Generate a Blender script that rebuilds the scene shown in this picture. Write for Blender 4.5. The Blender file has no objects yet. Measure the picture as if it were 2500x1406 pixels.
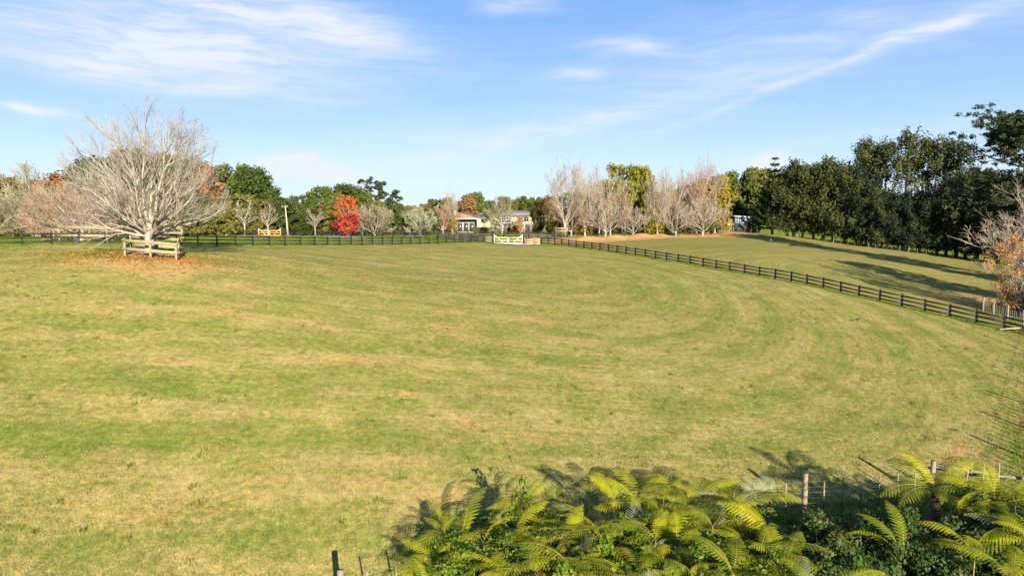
import bpy, math, random
import numpy as np
from math import radians as R, sin, cos, pi
from mathutils import Vector, Matrix

S = bpy.context.scene
# ------------------------------------------------------------------ camera
F = 1667.0                      # focal length in photo pixels (2500 wide)
PITCH = math.atan((703 - 522) / F)
CZ = 12.0
cd = bpy.data.cameras.new('camera'); cam = bpy.data.objects.new('camera', cd)
S.collection.objects.link(cam); S.camera = cam
cam.location = (0, 0, CZ); cam.rotation_euler = (pi / 2 - PITCH, 0, 0)
cd.sensor_width = 36; cd.lens = 36 * F / 2500; cd.clip_start = 0.2; cd.clip_end = 6000
# ------------------------------------------------------------------ light
SUN_EL, SUN_AZ = R(17.2), R(18)      # sun stands behind the camera, to the right
EXPO = 1.66
S.view_settings.view_transform = 'Standard'; S.view_settings.look = 'None'
S.view_settings.gamma = 1; S.view_settings.exposure = EXPO
sd = bpy.data.lights.new('sun', 'SUN'); so = bpy.data.objects.new('sun', sd); S.collection.objects.link(so)
sd.energy = 5.0; sd.angle = R(0.45); sd.color = (1, .92, .78)
sundir = Vector((sin(SUN_AZ) * cos(SUN_EL), -cos(SUN_AZ) * cos(SUN_EL), sin(SUN_EL)))
so.rotation_euler = sundir.to_track_quat('Z', 'Y').to_euler(); so.location = (40, -60, 60)

def pix_dir(u, v):
    a = (u - 1250) / F; b = -(v - 703) / F; c, s = cos(PITCH), sin(PITCH)
    return Vector((a, c + b * s, -s + b * c))

class NT:
    """small helper round a node tree"""
    def __init__(self, tree): self.t = tree; self.n = tree.nodes; self.l = tree.links
    def add(self, kind, **kw):
        nd = self.n.new(kind)
        for k, v in kw.items(): setattr(nd, k, v)
        return nd
    def set(self, sock, val):
        if isinstance(val, bpy.types.NodeSocket): self.l.new(val, sock)
        elif val is not None: sock.default_value = val
    def math(self, op, a, b=None, c=None, clamp=False):
        nd = self.add('ShaderNodeMath', operation=op, use_clamp=clamp)
        for i, x in enumerate((a, b, c)):
            if x is not None: self.set(nd.inputs[i], x)
        return nd.outputs[0]
    def mix(self, fac, a, b, blend='MIX'):
        nd = self.add('ShaderNodeMix', data_type='RGBA', blend_type=blend)
        self.set(nd.inputs[0], fac); self.set(nd.inputs[6], a); self.set(nd.inputs[7], b)
        return nd.outputs[2]
    def noise(self, vec, scale, detail=3, rough=.55, dist=0):
        nd = self.add('ShaderNodeTexNoise')
        if vec is not None: self.l.new(vec, nd.inputs['Vector'])
        nd.inputs['Scale'].default_value = scale; nd.inputs['Detail'].default_value = detail
        nd.inputs['Roughness'].default_value = rough; nd.inputs['Distortion'].default_value = dist
        return nd.outputs['Fac']
    def mapping(self, vec, loc=(0, 0, 0), rot=(0, 0, 0), scale=(1, 1, 1), kind='POINT'):
        nd = self.add('ShaderNodeMapping', vector_type=kind)
        self.l.new(vec, nd.inputs[0])
        nd.inputs['Location'].default_value = loc; nd.inputs['Rotation'].default_value = rot; nd.inputs['Scale'].default_value = scale
        return nd.outputs[0]
    def remap(self, x, a, b, c=0., d=1., smooth=False):
        nd = self.add('ShaderNodeMapRange', interpolation_type='SMOOTHSTEP' if smooth else 'LINEAR')
        self.set(nd.inputs[0], x)
        for i, val in enumerate((a, b, c, d)): nd.inputs[i + 1].default_value = val
        return nd.outputs[0]

world = bpy.data.worlds.new('World'); S.world = world; world.use_nodes = True
w = NT(world.node_tree); w.n.clear()
sky = w.add('ShaderNodeTexSky', sky_type='NISHITA', sun_disc=False)
sky.sun_elevation = SUN_EL; sky.sun_rotation = pi - SUN_AZ; sky.altitude = 20
sky.air_density = 1.0; sky.dust_density = 0.35; sky.ozone_density = 1.6
tc = w.add('ShaderNodeTexCoord'); sx = w.add('ShaderNodeSeparateXYZ'); w.l.new(tc.outputs['Generated'], sx.inputs[0])
az = w.math('ARCTAN2', sx.outputs[0], sx.outputs[1]); el = w.math('ARCSINE', sx.outputs[2])
cx = w.add('ShaderNodeCombineXYZ'); w.l.new(az, cx.inputs[0]); w.l.new(el, cx.inputs[1])
ae = cx.outputs[0]
wn = w.add('ShaderNodeTexNoise'); w.l.new(ae, wn.inputs['Vector']); wn.inputs['Scale'].default_value = 7; wn.inputs['Detail'].default_value = 4
wv = w.add('ShaderNodeVectorMath', operation='MULTIPLY_ADD'); w.l.new(wn.outputs['Color'], wv.inputs[0])
wv.inputs[1].default_value = (.12, .035, 0); wv.inputs[2].default_value = (0, 0, 0); w.l.new(ae, wv.inputs[2])
wc = w.add('ShaderNodeVectorMath', operation='SUBTRACT'); w.l.new(wv.outputs[0], wc.inputs[0]); wc.inputs[1].default_value = (.06, .0175, 0)
aw = wc.outputs[0]
def azel(u, v):
    d = pix_dir(u, v).normalized(); return math.atan2(d.x, d.y), math.asin(d.z)
# long thin cloud bands of the sky: photo position of the centre, half length and half width in degrees, tilt, strength
CL = [(300, 85, 13, 2.6, -5, .8), (560, 150, 9, 1.8, -14, .55), (330, 190, 8, .9, -5, .6), (820, 70, 7, 1.9, -10, .75), (560, 20, 9, 1.5, -8, .45),
      (95, 267, 2.0, .35, -1, 1.3), (1250, 14, 2.6, .6, 0, .7), (1510, 112, 3.0, .65, -4, .8), (1415, 178, 1.8, .45, 0, .75),
      (1990, 180, 11.5, .36, 18, .55), (2330, 62, 7, .4, 17, .5), (1600, 262, 9, .7, 12, .5), (1250, 335, 6, .9, 8, .6), (1700, 175, 14, 3.2, 9, .3),
      (2200, 60, 11, 2.0, 10, .35), (740, 405, 3.0, .8, -2, 1.2), (800, 425, 3.4, .7, -4, 1.0), (665, 388, 1.8, .35, 0, 1.0), (755, 388, .9, .35, 0, .9), (1080, 395, 5, .7, 2, .5),
      (1850, 398, 2.0, .6, 0, 1.2), (1875, 376, 1.1, .42, 0, 1.3), (1945, 395, 1.7, .35, -8, .8), (2150, 330, 9, .5, 3, .3), (1000, 330, 12, 1.2, 4, .22), (250, 130, 8, 1.2, -8, .4)]
tot = None
for (u, v, sl, sw, tilt, k) in CL:
    a0, e0 = azel(u, v)
    m = w.mapping(aw, loc=(a0, e0, 0), rot=(0, 0, R(tilt)), scale=(R(sl), R(sw), 1), kind='TEXTURE')
    ln = w.add('ShaderNodeVectorMath', operation='DOT_PRODUCT'); w.l.new(m, ln.inputs[0]); w.l.new(m, ln.inputs[1])
    g = w.math('MULTIPLY', w.math('POWER', 2.718, w.math('MULTIPLY', ln.outputs['Value'], -1.0)), k)
    tot = g if tot is None else w.math('ADD', tot, g)
st = w.noise(w.mapping(aw, rot=(0, 0, R(-9)), scale=(6, 46, 1)), 1.3, 8, .68)
st2 = w.noise(w.mapping(aw, rot=(0, 0, R(12)), scale=(3, 14, 1)), 1.0, 5, .6)
stm = w.math('MULTIPLY', w.remap(st, .28, .70, .30, 1.5), w.remap(st2, .3, .7, .6, 1.25))
dens = w.math('MULTIPLY', tot, stm)
dens = w.math('ADD', dens, w.remap(w.math('MULTIPLY', st, st2), .2, .5, 0, .16))
dens = w.math('MINIMUM', w.math('MULTIPLY', dens, .8), .9)
# summer-sky whitening towards the horizon
ramp = w.add('ShaderNodeValToRGB'); w.l.new(w.remap(el, 0, R(40)), ramp.inputs[0]); cr = ramp.color_ramp
cr.elements[0].position = 0; cr.elements[0].color = (.80, .95, 1.08, 1); cr.elements[1].position = 1; cr.elements[1].color = (.16, .38, .86, 1)
for p_, c_ in ((.10, (.67, .86, 1.06, 1)), (.225, (.40, .65, 1.0, 1)), (.42, (.225, .46, .95, 1))):
    e_ = cr.elements.new(p_); e_.color = c_
skg = w.mix(1.0, ramp.outputs[0], (5.6, 5.6, 5.6, 1), 'MULTIPLY')
skc = w.mix(.78, w.mix(1.0, sky.outputs[0], (.55, .70, .95, 1), 'MULTIPLY'), skg)
cloud = w.mix(dens, skc, (4.75, 5.0, 5.6, 1))
bg = w.add('ShaderNodeBackground'); w.l.new(cloud, bg.inputs[0]); bg.inputs[1].default_value = .058
wo = w.add('ShaderNodeOutputWorld'); w.l.new(bg.outputs[0], wo.inputs[0])

# ------------------------------------------------------------------ terrain
# (photo column, photo row, distance forward) of places on the ground, read off fence posts of known height
CP = [(33, 600, 64), (250, 597, 68), (474, 601, 76), (637, 602, 82), (773, 601, 90), (1000, 598, 108), (1180, 592, 126), (1240, 598, 127), (1322, 596, 125),
      (1450, 611, 110), (1600, 633, 97), (1760, 660, 86), (1921, 687, 78), (2005, 703, 73), (2098, 727, 69), (2250, 757, 63.5), (2381, 790, 59.5), (2450, 804, 57),
      (370, 628, 51), (1000, 660, 72), (1300, 690, 68), (1952, 1265, 24.2), (2456, 1206, 26.2), (2200, 1235, 25.0),
      (700, 577, 150), (1000, 575, 158), (1300, 573, 160), (1385, 580, 152), (1180, 569, 200), (1300, 567, 205), (600, 575, 150), (300, 577, 160), (0, 580, 150),
      (1640, 575, 165), (1790, 566, 186), (1892, 574, 180), (2060, 597, 170), (2150, 608, 163), (2300, 627, 155), (2404, 641, 150), (2425, 765, 72),
      (2300, 700, 95), (1900, 620, 115), (2150, 660, 105), (2100, 590, 215), (2250, 600, 230), (2450, 610, 220)]
def at_pix(u, v, Y):
    d = pix_dir(u, v); t = Y / d.y; return (d.x * t, Y, CZ + d.z * t)
pts = [at_pix(*c) for c in CP]
pts += [(-4, 18.5, 1.4), (-14.1, 18.8, 2.0), (10.1, 22, 1.15), (19, 23, .7), (-8, 6, -.6), (4, 12, -1.4), (12, 14, -1.6), (22, 14, -1.8), (4, 0, -2.2), (20, 0, -2.6), (-30, 12, 3.0), (-45, 30, 6.2),
        (40, 10, -1.0), (60, 30, .5), (-90, 60, 9.2), (-30, -40, 1), (60, -40, -1), (80, 70, 1.6), (120, 120, .5), (-120, 160, 6.6),
        (-300, 300, 6.5), (0, 320, 6.0), (150, 320, 3.0), (400, 300, 1), (-600, 900, 5), (0, 1000, 4.5), (700, 900, 2), (-900, 0, 8), (900, 0, 0), (0, 2500, 3), (0, -600, -1)]
pts = np.array(pts); PX, PZ = pts[:, :2], pts[:, 2]
C0 = 7.0
def kern(a, b):
    d2 = ((a[:, None, :] - b[None, :, :]) ** 2).sum(2); return np.sqrt(d2 + C0 * C0)
A = kern(PX, PX); n = len(PX)
M = np.zeros((n + 3, n + 3)); M[:n, :n] = A - np.eye(n) * .6; M[:n, n] = 1; M[:n, n + 1:] = PX; M[n, :n] = 1; M[n + 1:, :n] = PX.T
sol = np.linalg.solve(M, np.concatenate([PZ, [0, 0, 0]]))
def gz(x, y):
    x = np.atleast_1d(np.asarray(x, float)); y = np.atleast_1d(np.asarray(y, float))
    out = np.empty(len(x))
    for i in range(0, len(x), 20000):
        q = np.stack([x[i:i + 20000], y[i:i + 20000]], 1)
        out[i:i + 20000] = kern(q, PX) @ sol[:n] + sol[n] + q @ sol[n + 1:]
    return out
def g1(x, y): return float(gz(x, y)[0])
def at(u, Y, z=None):
    """ground point standing Y metres ahead in photo column u"""
    c, s = cos(PITCH), sin(PITCH); a = (u - 1250) / F; x = a * Y
    for _ in range(3):
        zz = g1(x, Y) if z is None else z
        q = (zz - CZ) / Y; b = (q * c + s) / (c - q * s); x = a * Y / (c + b * s)
    return x, Y, zz
def top_z(v, Y):
    d = pix_dir(1250, v); return CZ + d.z * Y / d.y

# ------------------------------------------------------------------ mesh helpers
class MB:
    def __init__(self): self.V = []; self.Q = []; self.T = []; self.n = 0
    def add(self, V, Q=None, T=None):
        V = np.asarray(V, float).reshape(-1, 3)
        if Q is not None and len(Q): self.Q.append(np.asarray(Q, int) + self.n)
        if T is not None and len(T): self.T.append(np.asarray(T, int) + self.n)
        self.V.append(V); self.n += len(V)
    def box(self, c, s, rot=None, taper=1.0):
        x, y, z = s[0] / 2, s[1] / 2, s[2] / 2
        v = np.array([(-x, -y, -z), (x, -y, -z), (x, y, -z), (-x, y, -z), (-x * taper, -y * taper, z), (x * taper, -y * taper, z), (x * taper, y * taper, z), (-x * taper, y * taper, z)])
        if rot is not None: v = v @ np.array(rot).T
        self.add(v + np.array(c), [(0, 3, 2, 1), (4, 5, 6, 7), (0, 1, 5, 4), (1, 2, 6, 5), (2, 3, 7, 6), (3, 0, 4, 7)])
    def bar(self, a, b, wd, ht, up=(0, 0, 1)):
        """a board from a to b, wd thick sideways and ht high"""
        a = np.array(a, float); b = np.array(b, float); d = b - a; L = np.linalg.norm(d); d /= L
        sd_ = np.cross(d, up); sd_ /= np.linalg.norm(sd_); u2 = np.cross(sd_, d)
        self.box((a + b) / 2, (L, wd, ht), rot=np.stack([d, sd_, u2], 1))
    def tube(self, P, rad, sides=6, cap=True):
        P = np.asarray(P, float); k = len(P); rad = np.broadcast_to(np.asarray(rad, float), (k,))
        d = np.gradient(P, axis=0); d /= np.linalg.norm(d, axis=1)[:, None] + 1e-9
        ref = np.where(np.abs(d[:, 2:3]) > .9, np.array([[1., 0, 0]]), np.array([[0, 0, 1.]]))
        a = np.cross(d, ref); a /= np.linalg.norm(a, axis=1)[:, None] + 1e-9; b = np.cross(d, a)
        for i in range(1, k):      # keep the frame from flipping
            if (a[i] * a[i - 1]).sum() < 0: a[i] *= -1; b[i] *= -1
        t = np.arange(sides) * 2 * pi / sides
        ring = P[:, None, :] + rad[:, None, None] * (np.cos(t)[None, :, None] * a[:, None, :] + np.sin(t)[None, :, None] * b[:, None, :])
        i = np.arange(k - 1)[:, None] * sides; j = np.arange(sides)[None, :]; j2 = (j + 1) % sides
        Q = np.stack([i + j, i + j2, i + j2 + sides, i + j + sides], 2).reshape(-1, 4)
        T = []
        if cap:
            T = [((k - 1) * sides, (k - 1) * sides + m, (k - 1) * sides + m + 1) for m in range(1, sides - 1)]
        self.add(ring.reshape(-1, 3), Q, T)
    def mesh(self, name, smooth=False):
        me = bpy.data.meshes.new(name)
        if not self.V: return me
        V = np.concatenate(self.V); Q = np.concatenate(self.Q) if self.Q else np.zeros((0, 4), int); T = np.concatenate(self.T) if self.T else np.zeros((0, 3), int)
        me.vertices.add(len(V)); me.vertices.foreach_set('co', V.astype(np.float32).ravel())
        nl = len(Q) * 4 + len(T) * 3; me.loops.add(nl)
        me.loops.foreach_set('vertex_index', np.concatenate([Q.ravel(), T.ravel()]).astype(np.int32))
        me.polygons.add(len(Q) + len(T))
        ls = np.concatenate([np.arange(len(Q)) * 4, len(Q) * 4 + np.arange(len(T)) * 3]).astype(np.int32)
        me.polygons.foreach_set('loop_start', ls)
        if smooth: me.polygons.foreach_set('use_smooth', np.ones(len(Q) + len(T), bool))
        me.update(calc_edges=True); return me
    def build(self, name, mat, parent=None, smooth=False, loc=None):
        return link(name, self.mesh(name, smooth), mat, parent, loc)
def link(name, me, mat, parent=None, loc=None):
    o = bpy.data.objects.new(name, me); S.collection.objects.link(o)
    if mat is not None and not me.materials: me.materials.append(mat)
    if mat is not None and me.materials[0] != mat:
        o.material_slots[0].link = 'OBJECT'; o.material_slots[0].material = mat
    if parent is not None: o.parent = parent
    if loc is not None: o.location = loc
    return o
def tag(o, label, cat, group=None):
    o['label'] = label; o['category'] = cat
    if group: o['group'] = group
    return o
def thing(name, label, cat, loc, rz=0, group=None, scale=None):
    o = bpy.data.objects.new(name, None); S.collection.objects.link(o); o.empty_display_size = .3
    o.location = loc; o.rotation_euler = (0, 0, rz)
    if scale is not None: o.scale = scale
    return tag(o, label, cat, group)

# ------------------------------------------------------------------ materials
def mat_new(name):
    m = bpy.data.materials.new(name); m.use_nodes = True; t = NT(m.node_tree); t.n.clear()
    o = t.add('ShaderNodeOutputMaterial'); return m, t, o
def mat_solid(name, col, col2=None, scale=4, rough=.8, bump=.2, stretch=(1, 1, 1), spec=.25, col3=None):
    m, t, o = mat_new(name); p = t.add('ShaderNodeBsdfPrincipled'); t.l.new(p.outputs[0], o.inputs[0])
    p.inputs['Roughness'].default_value = rough; p.inputs['Specular IOR Level'].default_value = spec
    tcn = t.add('ShaderNodeTexCoord'); v = t.mapping(tcn.outputs['Object'], scale=stretch)
    nz = t.noise(v, scale, 5, .6)
    c = t.mix(t.remap(nz, .35, .65), (*col, 1), (*(col2 or [x * .65 for x in col]), 1))
    if col3 is not None:
        c = t.mix(t.remap(t.noise(v, scale * .23, 3), .52, .66), c, (*col3, 1))
    t.l.new(c, p.inputs['Base Color'])
    b = t.add('ShaderNodeBump'); b.inputs['Strength'].default_value = bump; b.inputs['Distance'].default_value = .03
    t.l.new(nz, b.inputs['Height']); t.l.new(b.outputs[0], p.inputs['Normal'])
    return m
def mat_leaf(name, a, b, c=None, trans=.25, rough=.6, cs=.6, spec=.06):
    """foliage: colour varies per leaf and per clump of the crown"""
    m, t, o = mat_new(name)
    g = t.add('ShaderNodeNewGeometry'); tcn = t.add('ShaderNodeTexCoord')
    cl = t.noise(tcn.outputs['Object'], cs, 2)
    f = t.math('ADD', t.math('MULTIPLY', g.outputs['Random Per Island'], .55), t.math('MULTIPLY', t.remap(cl, .3, .7), .45))
    col = t.mix(f, (*a, 1), (*b, 1))
    if c is not None:
        col = t.mix(t.math('MULTIPLY', t.remap(t.noise(tcn.outputs['Object'], cs * 1.7, 3), .5, .66), .8), col, (*c, 1))
    p = t.add('ShaderNodeBsdfPrincipled'); t.l.new(col, p.inputs['Base Color']); p.inputs['Roughness'].default_value = rough
    p.inputs['Specular IOR Level'].default_value = spec
    tr = t.add('ShaderNodeBsdfTranslucent'); t.l.new(t.mix(1, col, (1.25, 1.3, .7, 1), 'MULTIPLY'), tr.inputs[0])
    ms = t.add('ShaderNodeMixShader'); ms.inputs[0].default_value = trans
    t.l.new(p.outputs[0], ms.inputs[1]); t.l.new(tr.outputs[0], ms.inputs[2]); t.l.new(ms.outputs[0], o.inputs[0])
    return m

def ground_material(name, blade=False):
    m, t, o = mat_new(name)
    def attr(nm):
        a = t.add('ShaderNodeAttribute', attribute_type='GEOMETRY'); a.attribute_name = nm; return a
    mow = attr('mow').outputs['Vector']; lush = attr('lush').outputs['Fac']; bare = attr('bare').outputs['Fac']; kind = attr('far_paddock').outputs['Fac']
    g = t.add('ShaderNodeNewGeometry'); pos = g.outputs['Position']
    flat = t.mapping(pos, scale=(1, 1, 0))
    st = t.noise(t.mapping(mow, scale=(.05, .75, 1)), 1, 5, .66, .5)
    st_s = t.noise(t.mapping(mow, scale=(.13, 1.5, 1)), 1, 4, .62, .5)
    st_f = t.noise(t.mapping(mow, scale=(.30, 3.6, 1)), 1, 3, .6, .3)
    big = t.noise(flat, .055, 4, .55)
    mid = t.noise(flat, .45, 5, .65)
    clump = t.noise(flat, 3.2, 4, .68)
    fine = t.noise(flat, 13, 3, .7)
    sep = t.add('ShaderNodeSeparateXYZ'); t.l.new(mow, sep.inputs[0])
    swath = t.math('SINE', t.math('MULTIPLY', sep.outputs[1], pi / 1.7))
    green, olive, straw, rust, rich = (.128, .158, .028, 1), (.228, .198, .054, 1), (.350, .262, .102, 1), (.41, .215, .085, 1), (.115, .168, .014, 1)
    f = t.math('ADD', t.math('ADD', t.math('MULTIPLY', t.math('SUBTRACT', st, .5), .85), t.math('MULTIPLY', t.math('SUBTRACT', st_f, .5), .55)), t.math('MULTIPLY', t.math('SUBTRACT', mid, .5), .9))
    f = t.math('ADD', f, t.math('MULTIPLY', t.math('SUBTRACT', clump, .5), .85))
    f = t.math('ADD', f, t.math('MULTIPLY', t.math('SUBTRACT', big, .5), .3))
    f = t.math('ADD', f, t.math('MULTIPLY', swath, .05))
    f = t.math('ADD', f, .06)
    c = t.mix(t.remap(f, -.24, .10), green, olive)
    c = t.mix(t.math('MULTIPLY', t.remap(f, .04, .42), .85), c, straw)
    f2 = t.math('ADD', t.math('MULTIPLY', st_s, .5), t.math('MULTIPLY', t.noise(flat, .16, 5, .6), .5))
    f2 = t.math('ADD', f2, t.math('MULTIPLY', t.math('SUBTRACT', clump, .5), .17))
    c = t.mix(t.math('MULTIPLY', t.remap(f2, .55, .69), .72), c, rust)
    c = t.mix(t.math('MULTIPLY', t.remap(t.noise(flat, .22, 4, .6, .3), .60, .74), .6), c, (.115, .165, .018, 1))
    # the paddock beyond the right-hand fence is drier and browner
    c = t.mix(t.math('MULTIPLY', kind, .55), c, t.mix(t.remap(st, .35, .65), (.130, .132, .030, 1), (.235, .180, .062, 1)))
    lc = t.mix(t.remap(mid, .3, .7), rich, (.165, .205, .02, 1))
    c = t.mix(lush, c, lc)
    bc = t.mix(t.remap(t.math('ADD', t.math('MULTIPLY', mid, .6), t.math('MULTIPLY', clump, .4)), .36, .62), (.42, .18, .058, 1), (.42, .28, .12, 1))
    bf = t.math('MULTIPLY', bare, t.remap(t.math('ADD', t.math('MULTIPLY', mid, .55), t.math('MULTIPLY', clump, .45)), .25, .6, .45, 1.25), clamp=True)
    c = t.mix(bf, c, bc)
    sp = t.add('ShaderNodeMixRGB', blend_type='MULTIPLY'); sp.inputs[0].default_value = 1
    t.l.new(c, sp.inputs[1])
    gr = t.add('ShaderNodeCombineColor')
    val = t.math('ADD', t.remap(fine, .25, .75, .68, 1.26), t.math('ADD', t.remap(clump, .25, .75, -.19, .19), t.remap(t.noise(t.mapping(mow, scale=(.8, 2.2, 1)), 1, 4, .65), .3, .7, -.13, .13)))
    if blade:
        val = t.math('MULTIPLY', val, t.math('ADD', .74, t.math('MULTIPLY', g.outputs['Random Per Island'], .56)))
    for i in range(3): t.l.new(val, gr.inputs[i])
    t.l.new(gr.outputs[0], sp.inputs[2])
    p = t.add('ShaderNodeBsdfPrincipled'); t.l.new(sp.outputs[0], p.inputs['Base Color']); p.inputs['Roughness'].default_value = .9
    p.inputs['Specular IOR Level'].default_value = 0
    if not blade:
        h = t.math('ADD', t.math('MULTIPLY', fine, .5), t.math('MULTIPLY', clump, .8))
        b = t.add('ShaderNodeBump'); b.inputs['Strength'].default_value = .55; b.inputs['Distance'].default_value = .05
        t.l.new(h, b.inputs['Height']); t.l.new(b.outputs[0], p.inputs['Normal'])
        t.l.new(p.outputs[0], o.inputs[0])
    else:
        tr = t.add('ShaderNodeBsdfTranslucent'); t.l.new(sp.outputs[0], tr.inputs[0])
        ms = t.add('ShaderNodeMixShader'); ms.inputs[0].default_value = .3
        t.l.new(p.outputs[0], ms.inputs[1]); t.l.new(tr.outputs[0], ms.inputs[2]); t.l.new(ms.outputs[0], o.inputs[0])
    return m
M_ground = ground_material('pasture'); M_blade = ground_material('grass_blades', True)
M_black = mat_solid('black_stained_timber', (.012, .010, .009), (.030, .025, .022), 2.2, .75, .3, (1, 1, 1), .3)
M_brown = mat_solid('brown_stained_timber', (.20, .065, .035), (.30, .11, .06), 3, .8, .2)
M_pale = mat_solid('new_pine', (.72, .50, .20), (.62, .40, .14), 3, .7, .1)
M_palew = mat_solid('pale_rail', (.62, .50, .33), (.50, .38, .22), 3, .7, .1)
M_weather = mat_solid('weathered_timber', (.27, .215, .12), (.16, .13, .085), 4, .9, .4, (1, 1, 1), .2, (.21, .22, .08))
M_post = mat_solid('grey_round_post', (.22, .17, .11), (.13, .10, .07), 6, .9, .5, (1, 1, .25))
M_wire = mat_solid('fence_wire', (.22, .23, .24), (.14, .145, .15), 5, .5, 0, spec=.4)
M_barkw = mat_solid('pale_bark', (.33, .285, .22), (.20, .165, .125), 3.5, .9, .4, (1, 1, .5), .15, (.20, .19, .12))
M_barkr = mat_solid('reddish_twigs', (.33, .225, .15), (.20, .125, .08), 2, .9, .2, spec=.15)
M_barkg = mat_solid('olive_bark', (.26, .23, .14), (.16, .14, .08), 3, .9, .4, spec=.15)
M_bark = mat_solid('dark_bark', (.060, .045, .034), (.030, .023, .018), 3, .95, .5, (1, 1, .4), .15)
M_peach = mat_solid('tan_twigs', (.34, .275, .205), (.21, .16, .115), .8, .9, .1, spec=.05)
M_gravel = mat_solid('pale_gravel', (.60, .50, .38), (.48, .39, .29), 9, .95, .4)

# ------------------------------------------------------------------ fence lines in plan
def xy(u, Y): p = at(u, Y); return (p[0], p[1])
FRONT = [(-60, 56), xy(33, 64), xy(474, 76), xy(773, 90), xy(1000, 108), xy(1184, 126)]
RIGHT = [xy(1322, 125), xy(1450, 110.5), xy(1600, 97), xy(1921, 78), xy(2098, 69), xy(2450, 57), xy(2520, 54.8)]
LANE = [xy(692, 150), xy(850, 143), xy(1060, 134), xy(1180, 129)]
BACK = [xy(700, 172), xy(1000, 160), xy(1190, 152), xy(1290, 148)]
BACK2 = [xy(1292, 146), xy(1345, 148), xy(1386, 152)]
LEFTB = [xy(586, 160), xy(632, 151)]
NEAR = [(-5.2, 16.7), (-3.9, 17.7), (3, 21.0), (10.1, 24.0), (19.4, 26.2)]
SIDE = [(20.4, 25.2), (30.5, 37.6), (41.2, 50.8), (44.6, 57.5), (50.0, 72), (57.5, 79)]
TREEL = [xy(1400, 168), xy(1640, 174), xy(1790, 190), xy(1892, 181), xy(2060, 171), xy(2150, 163), xy(2300, 156), xy(2404, 149), xy(2520, 138)]
def seg_dist(X, Y, line):
    """signed distance (positive left of travel) to a polyline, vectorised"""
    best = np.full(X.shape, 1e9); sg = np.zeros(X.shape)
    for (x0, y0), (x1, y1) in zip(line[:-1], line[1:]):
        dx, dy = x1 - x0, y1 - y0; L2 = dx * dx + dy * dy
        t = np.clip(((X - x0) * dx + (Y - y0) * dy) / L2, 0, 1)
        d = np.hypot(X - x0 - t * dx, Y - y0 - t * dy); s = np.sign(dx * (Y - y0) - dy * (X - x0))
        k = d < best; best = np.where(k, d, best); sg = np.where(k, s, sg)
    return best * sg
def sm(x, a, b): t = np.clip((x - a) / (b - a), 0, 1); return t * t * (3 - 2 * t)
def ground_attrs(X, Y):
    rng = np.random.default_rng(3)
    wob = .5 * np.sin(X * .9 + 1.3 * np.sin(Y * .7)) + .4 * np.sin(Y * 1.1 + X * .35)
    a = R(4); xr = X * cos(a) + Y * sin(a); yr = -X * sin(a) + Y * cos(a)
    x0, y0 = 9, 72
    dx = np.maximum(xr - x0, 0); dy = (yr - y0) / 1.75
    f = np.hypot(dx, dy) + .5 * np.sin(xr * .05 + 1); ang = np.arctan2(dx, np.abs(dy))
    s = np.where(xr < x0, xr, x0 + ang * 22)
    f = f + np.where(yr > y0, 40, 0)
    # other paddock: swaths round its own middle
    dr = seg_dist(X, Y, RIGHT)         # RIGHT runs towards the camera: left of travel is the far paddock
    other = (dr > 0) & (Y > 52)
    f2 = np.hypot((X - 62) / 1.2, (Y - 92)) ; s2 = np.arctan2(Y - 92, X - 62) * 30
    s = np.where(other, s2, s); f = np.where(other, f2 + 100, f)
    # lush unmown grass
    df = seg_dist(X, Y, FRONT); dn = seg_dist(X, Y, NEAR); ds = seg_dist(X, Y, SIDE); dl = seg_dist(X, Y, TREEL)
    lush = np.zeros(X.shape)
    lush = np.maximum(lush, sm(df, -1.0, -.2) * (X < 3) * (Y < 150) * .9)
    lush = np.maximum(lush, (1 - sm(np.abs(dr) + wob * .25, .5, 1.1)) * .8 * (Y < 127) * (Y > 50))
    lush = np.maximum(lush, sm(-dn + wob * .3, .1, 1.0) * (X < 20) * (Y < 30))
    lush = np.maximum(lush, (1 - sm(np.abs(dn + .2) + wob * .3, .3, 1.3)) * .6)
    lush = np.maximum(lush, sm(-ds + wob * .5, -1.3, .3) * .9 * (Y < 85))
    lush = np.maximum(lush, sm(Y + wob * 2, 150, 154) * (X < 10) * .25)
    lush = np.maximum(lush, sm(dl, .8, 3) * (X > 20))
    lush = np.maximum(lush, (1 - sm(np.hypot((X + 30), (Y - 54.5) * .8) + wob * .3, 4.2, 5.2)) * .6)
    lush = np.maximum(lush, (1 - sm(np.hypot((X - 8), (Y - 121) * 1.6) + wob * .6, 4.5, 7)) * .7)
    lush = np.maximum(lush, (1 - sm(np.hypot((X + 48), (Y - 61) * 1.6) + wob * .6, 3, 6)) * .8)
    bare = np.zeros(X.shape)
    px, py, _ = at(375, 50)
    rr = np.hypot((X - px) / 2.1, (Y - py + 1.6)) + wob * 1.1
    bare = np.maximum(bare, (1 - sm(rr, .8, 3.6)) * .6)
    bare = np.maximum(bare, (1 - sm(np.maximum(np.abs(X - px) - 1.9, np.abs(Y - py - 1.5) - 1.6), 0, .4)))
    bank = [xy(1395, 137), xy(1480, 148), xy(1560, 158), xy(1690, 168), xy(1790, 178)]
    bare = np.maximum(bare, (1 - sm(np.abs(seg_dist(X, Y, bank)) + wob * 1.2, 4, 9)) * 1.0)
    gx, gy, _ = at(2440, 82)
    bare = np.maximum(bare, (1 - sm(np.hypot((X - gx) / 1.3, (Y - gy)) + wob, 4, 9)) * .6)
    bare = np.maximum(bare, (1 - sm(np.abs(dl + 1.2) + wob * .3, .4, 1.6)) * .45 * (X > 30))
    lush = lush * (1 - bare * .8)
    far = (other & (dl < .5)).astype(float)
    return np.stack([s, f], -1), np.clip(lush, 0, 1), np.clip(bare, 0, 1), far
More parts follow.
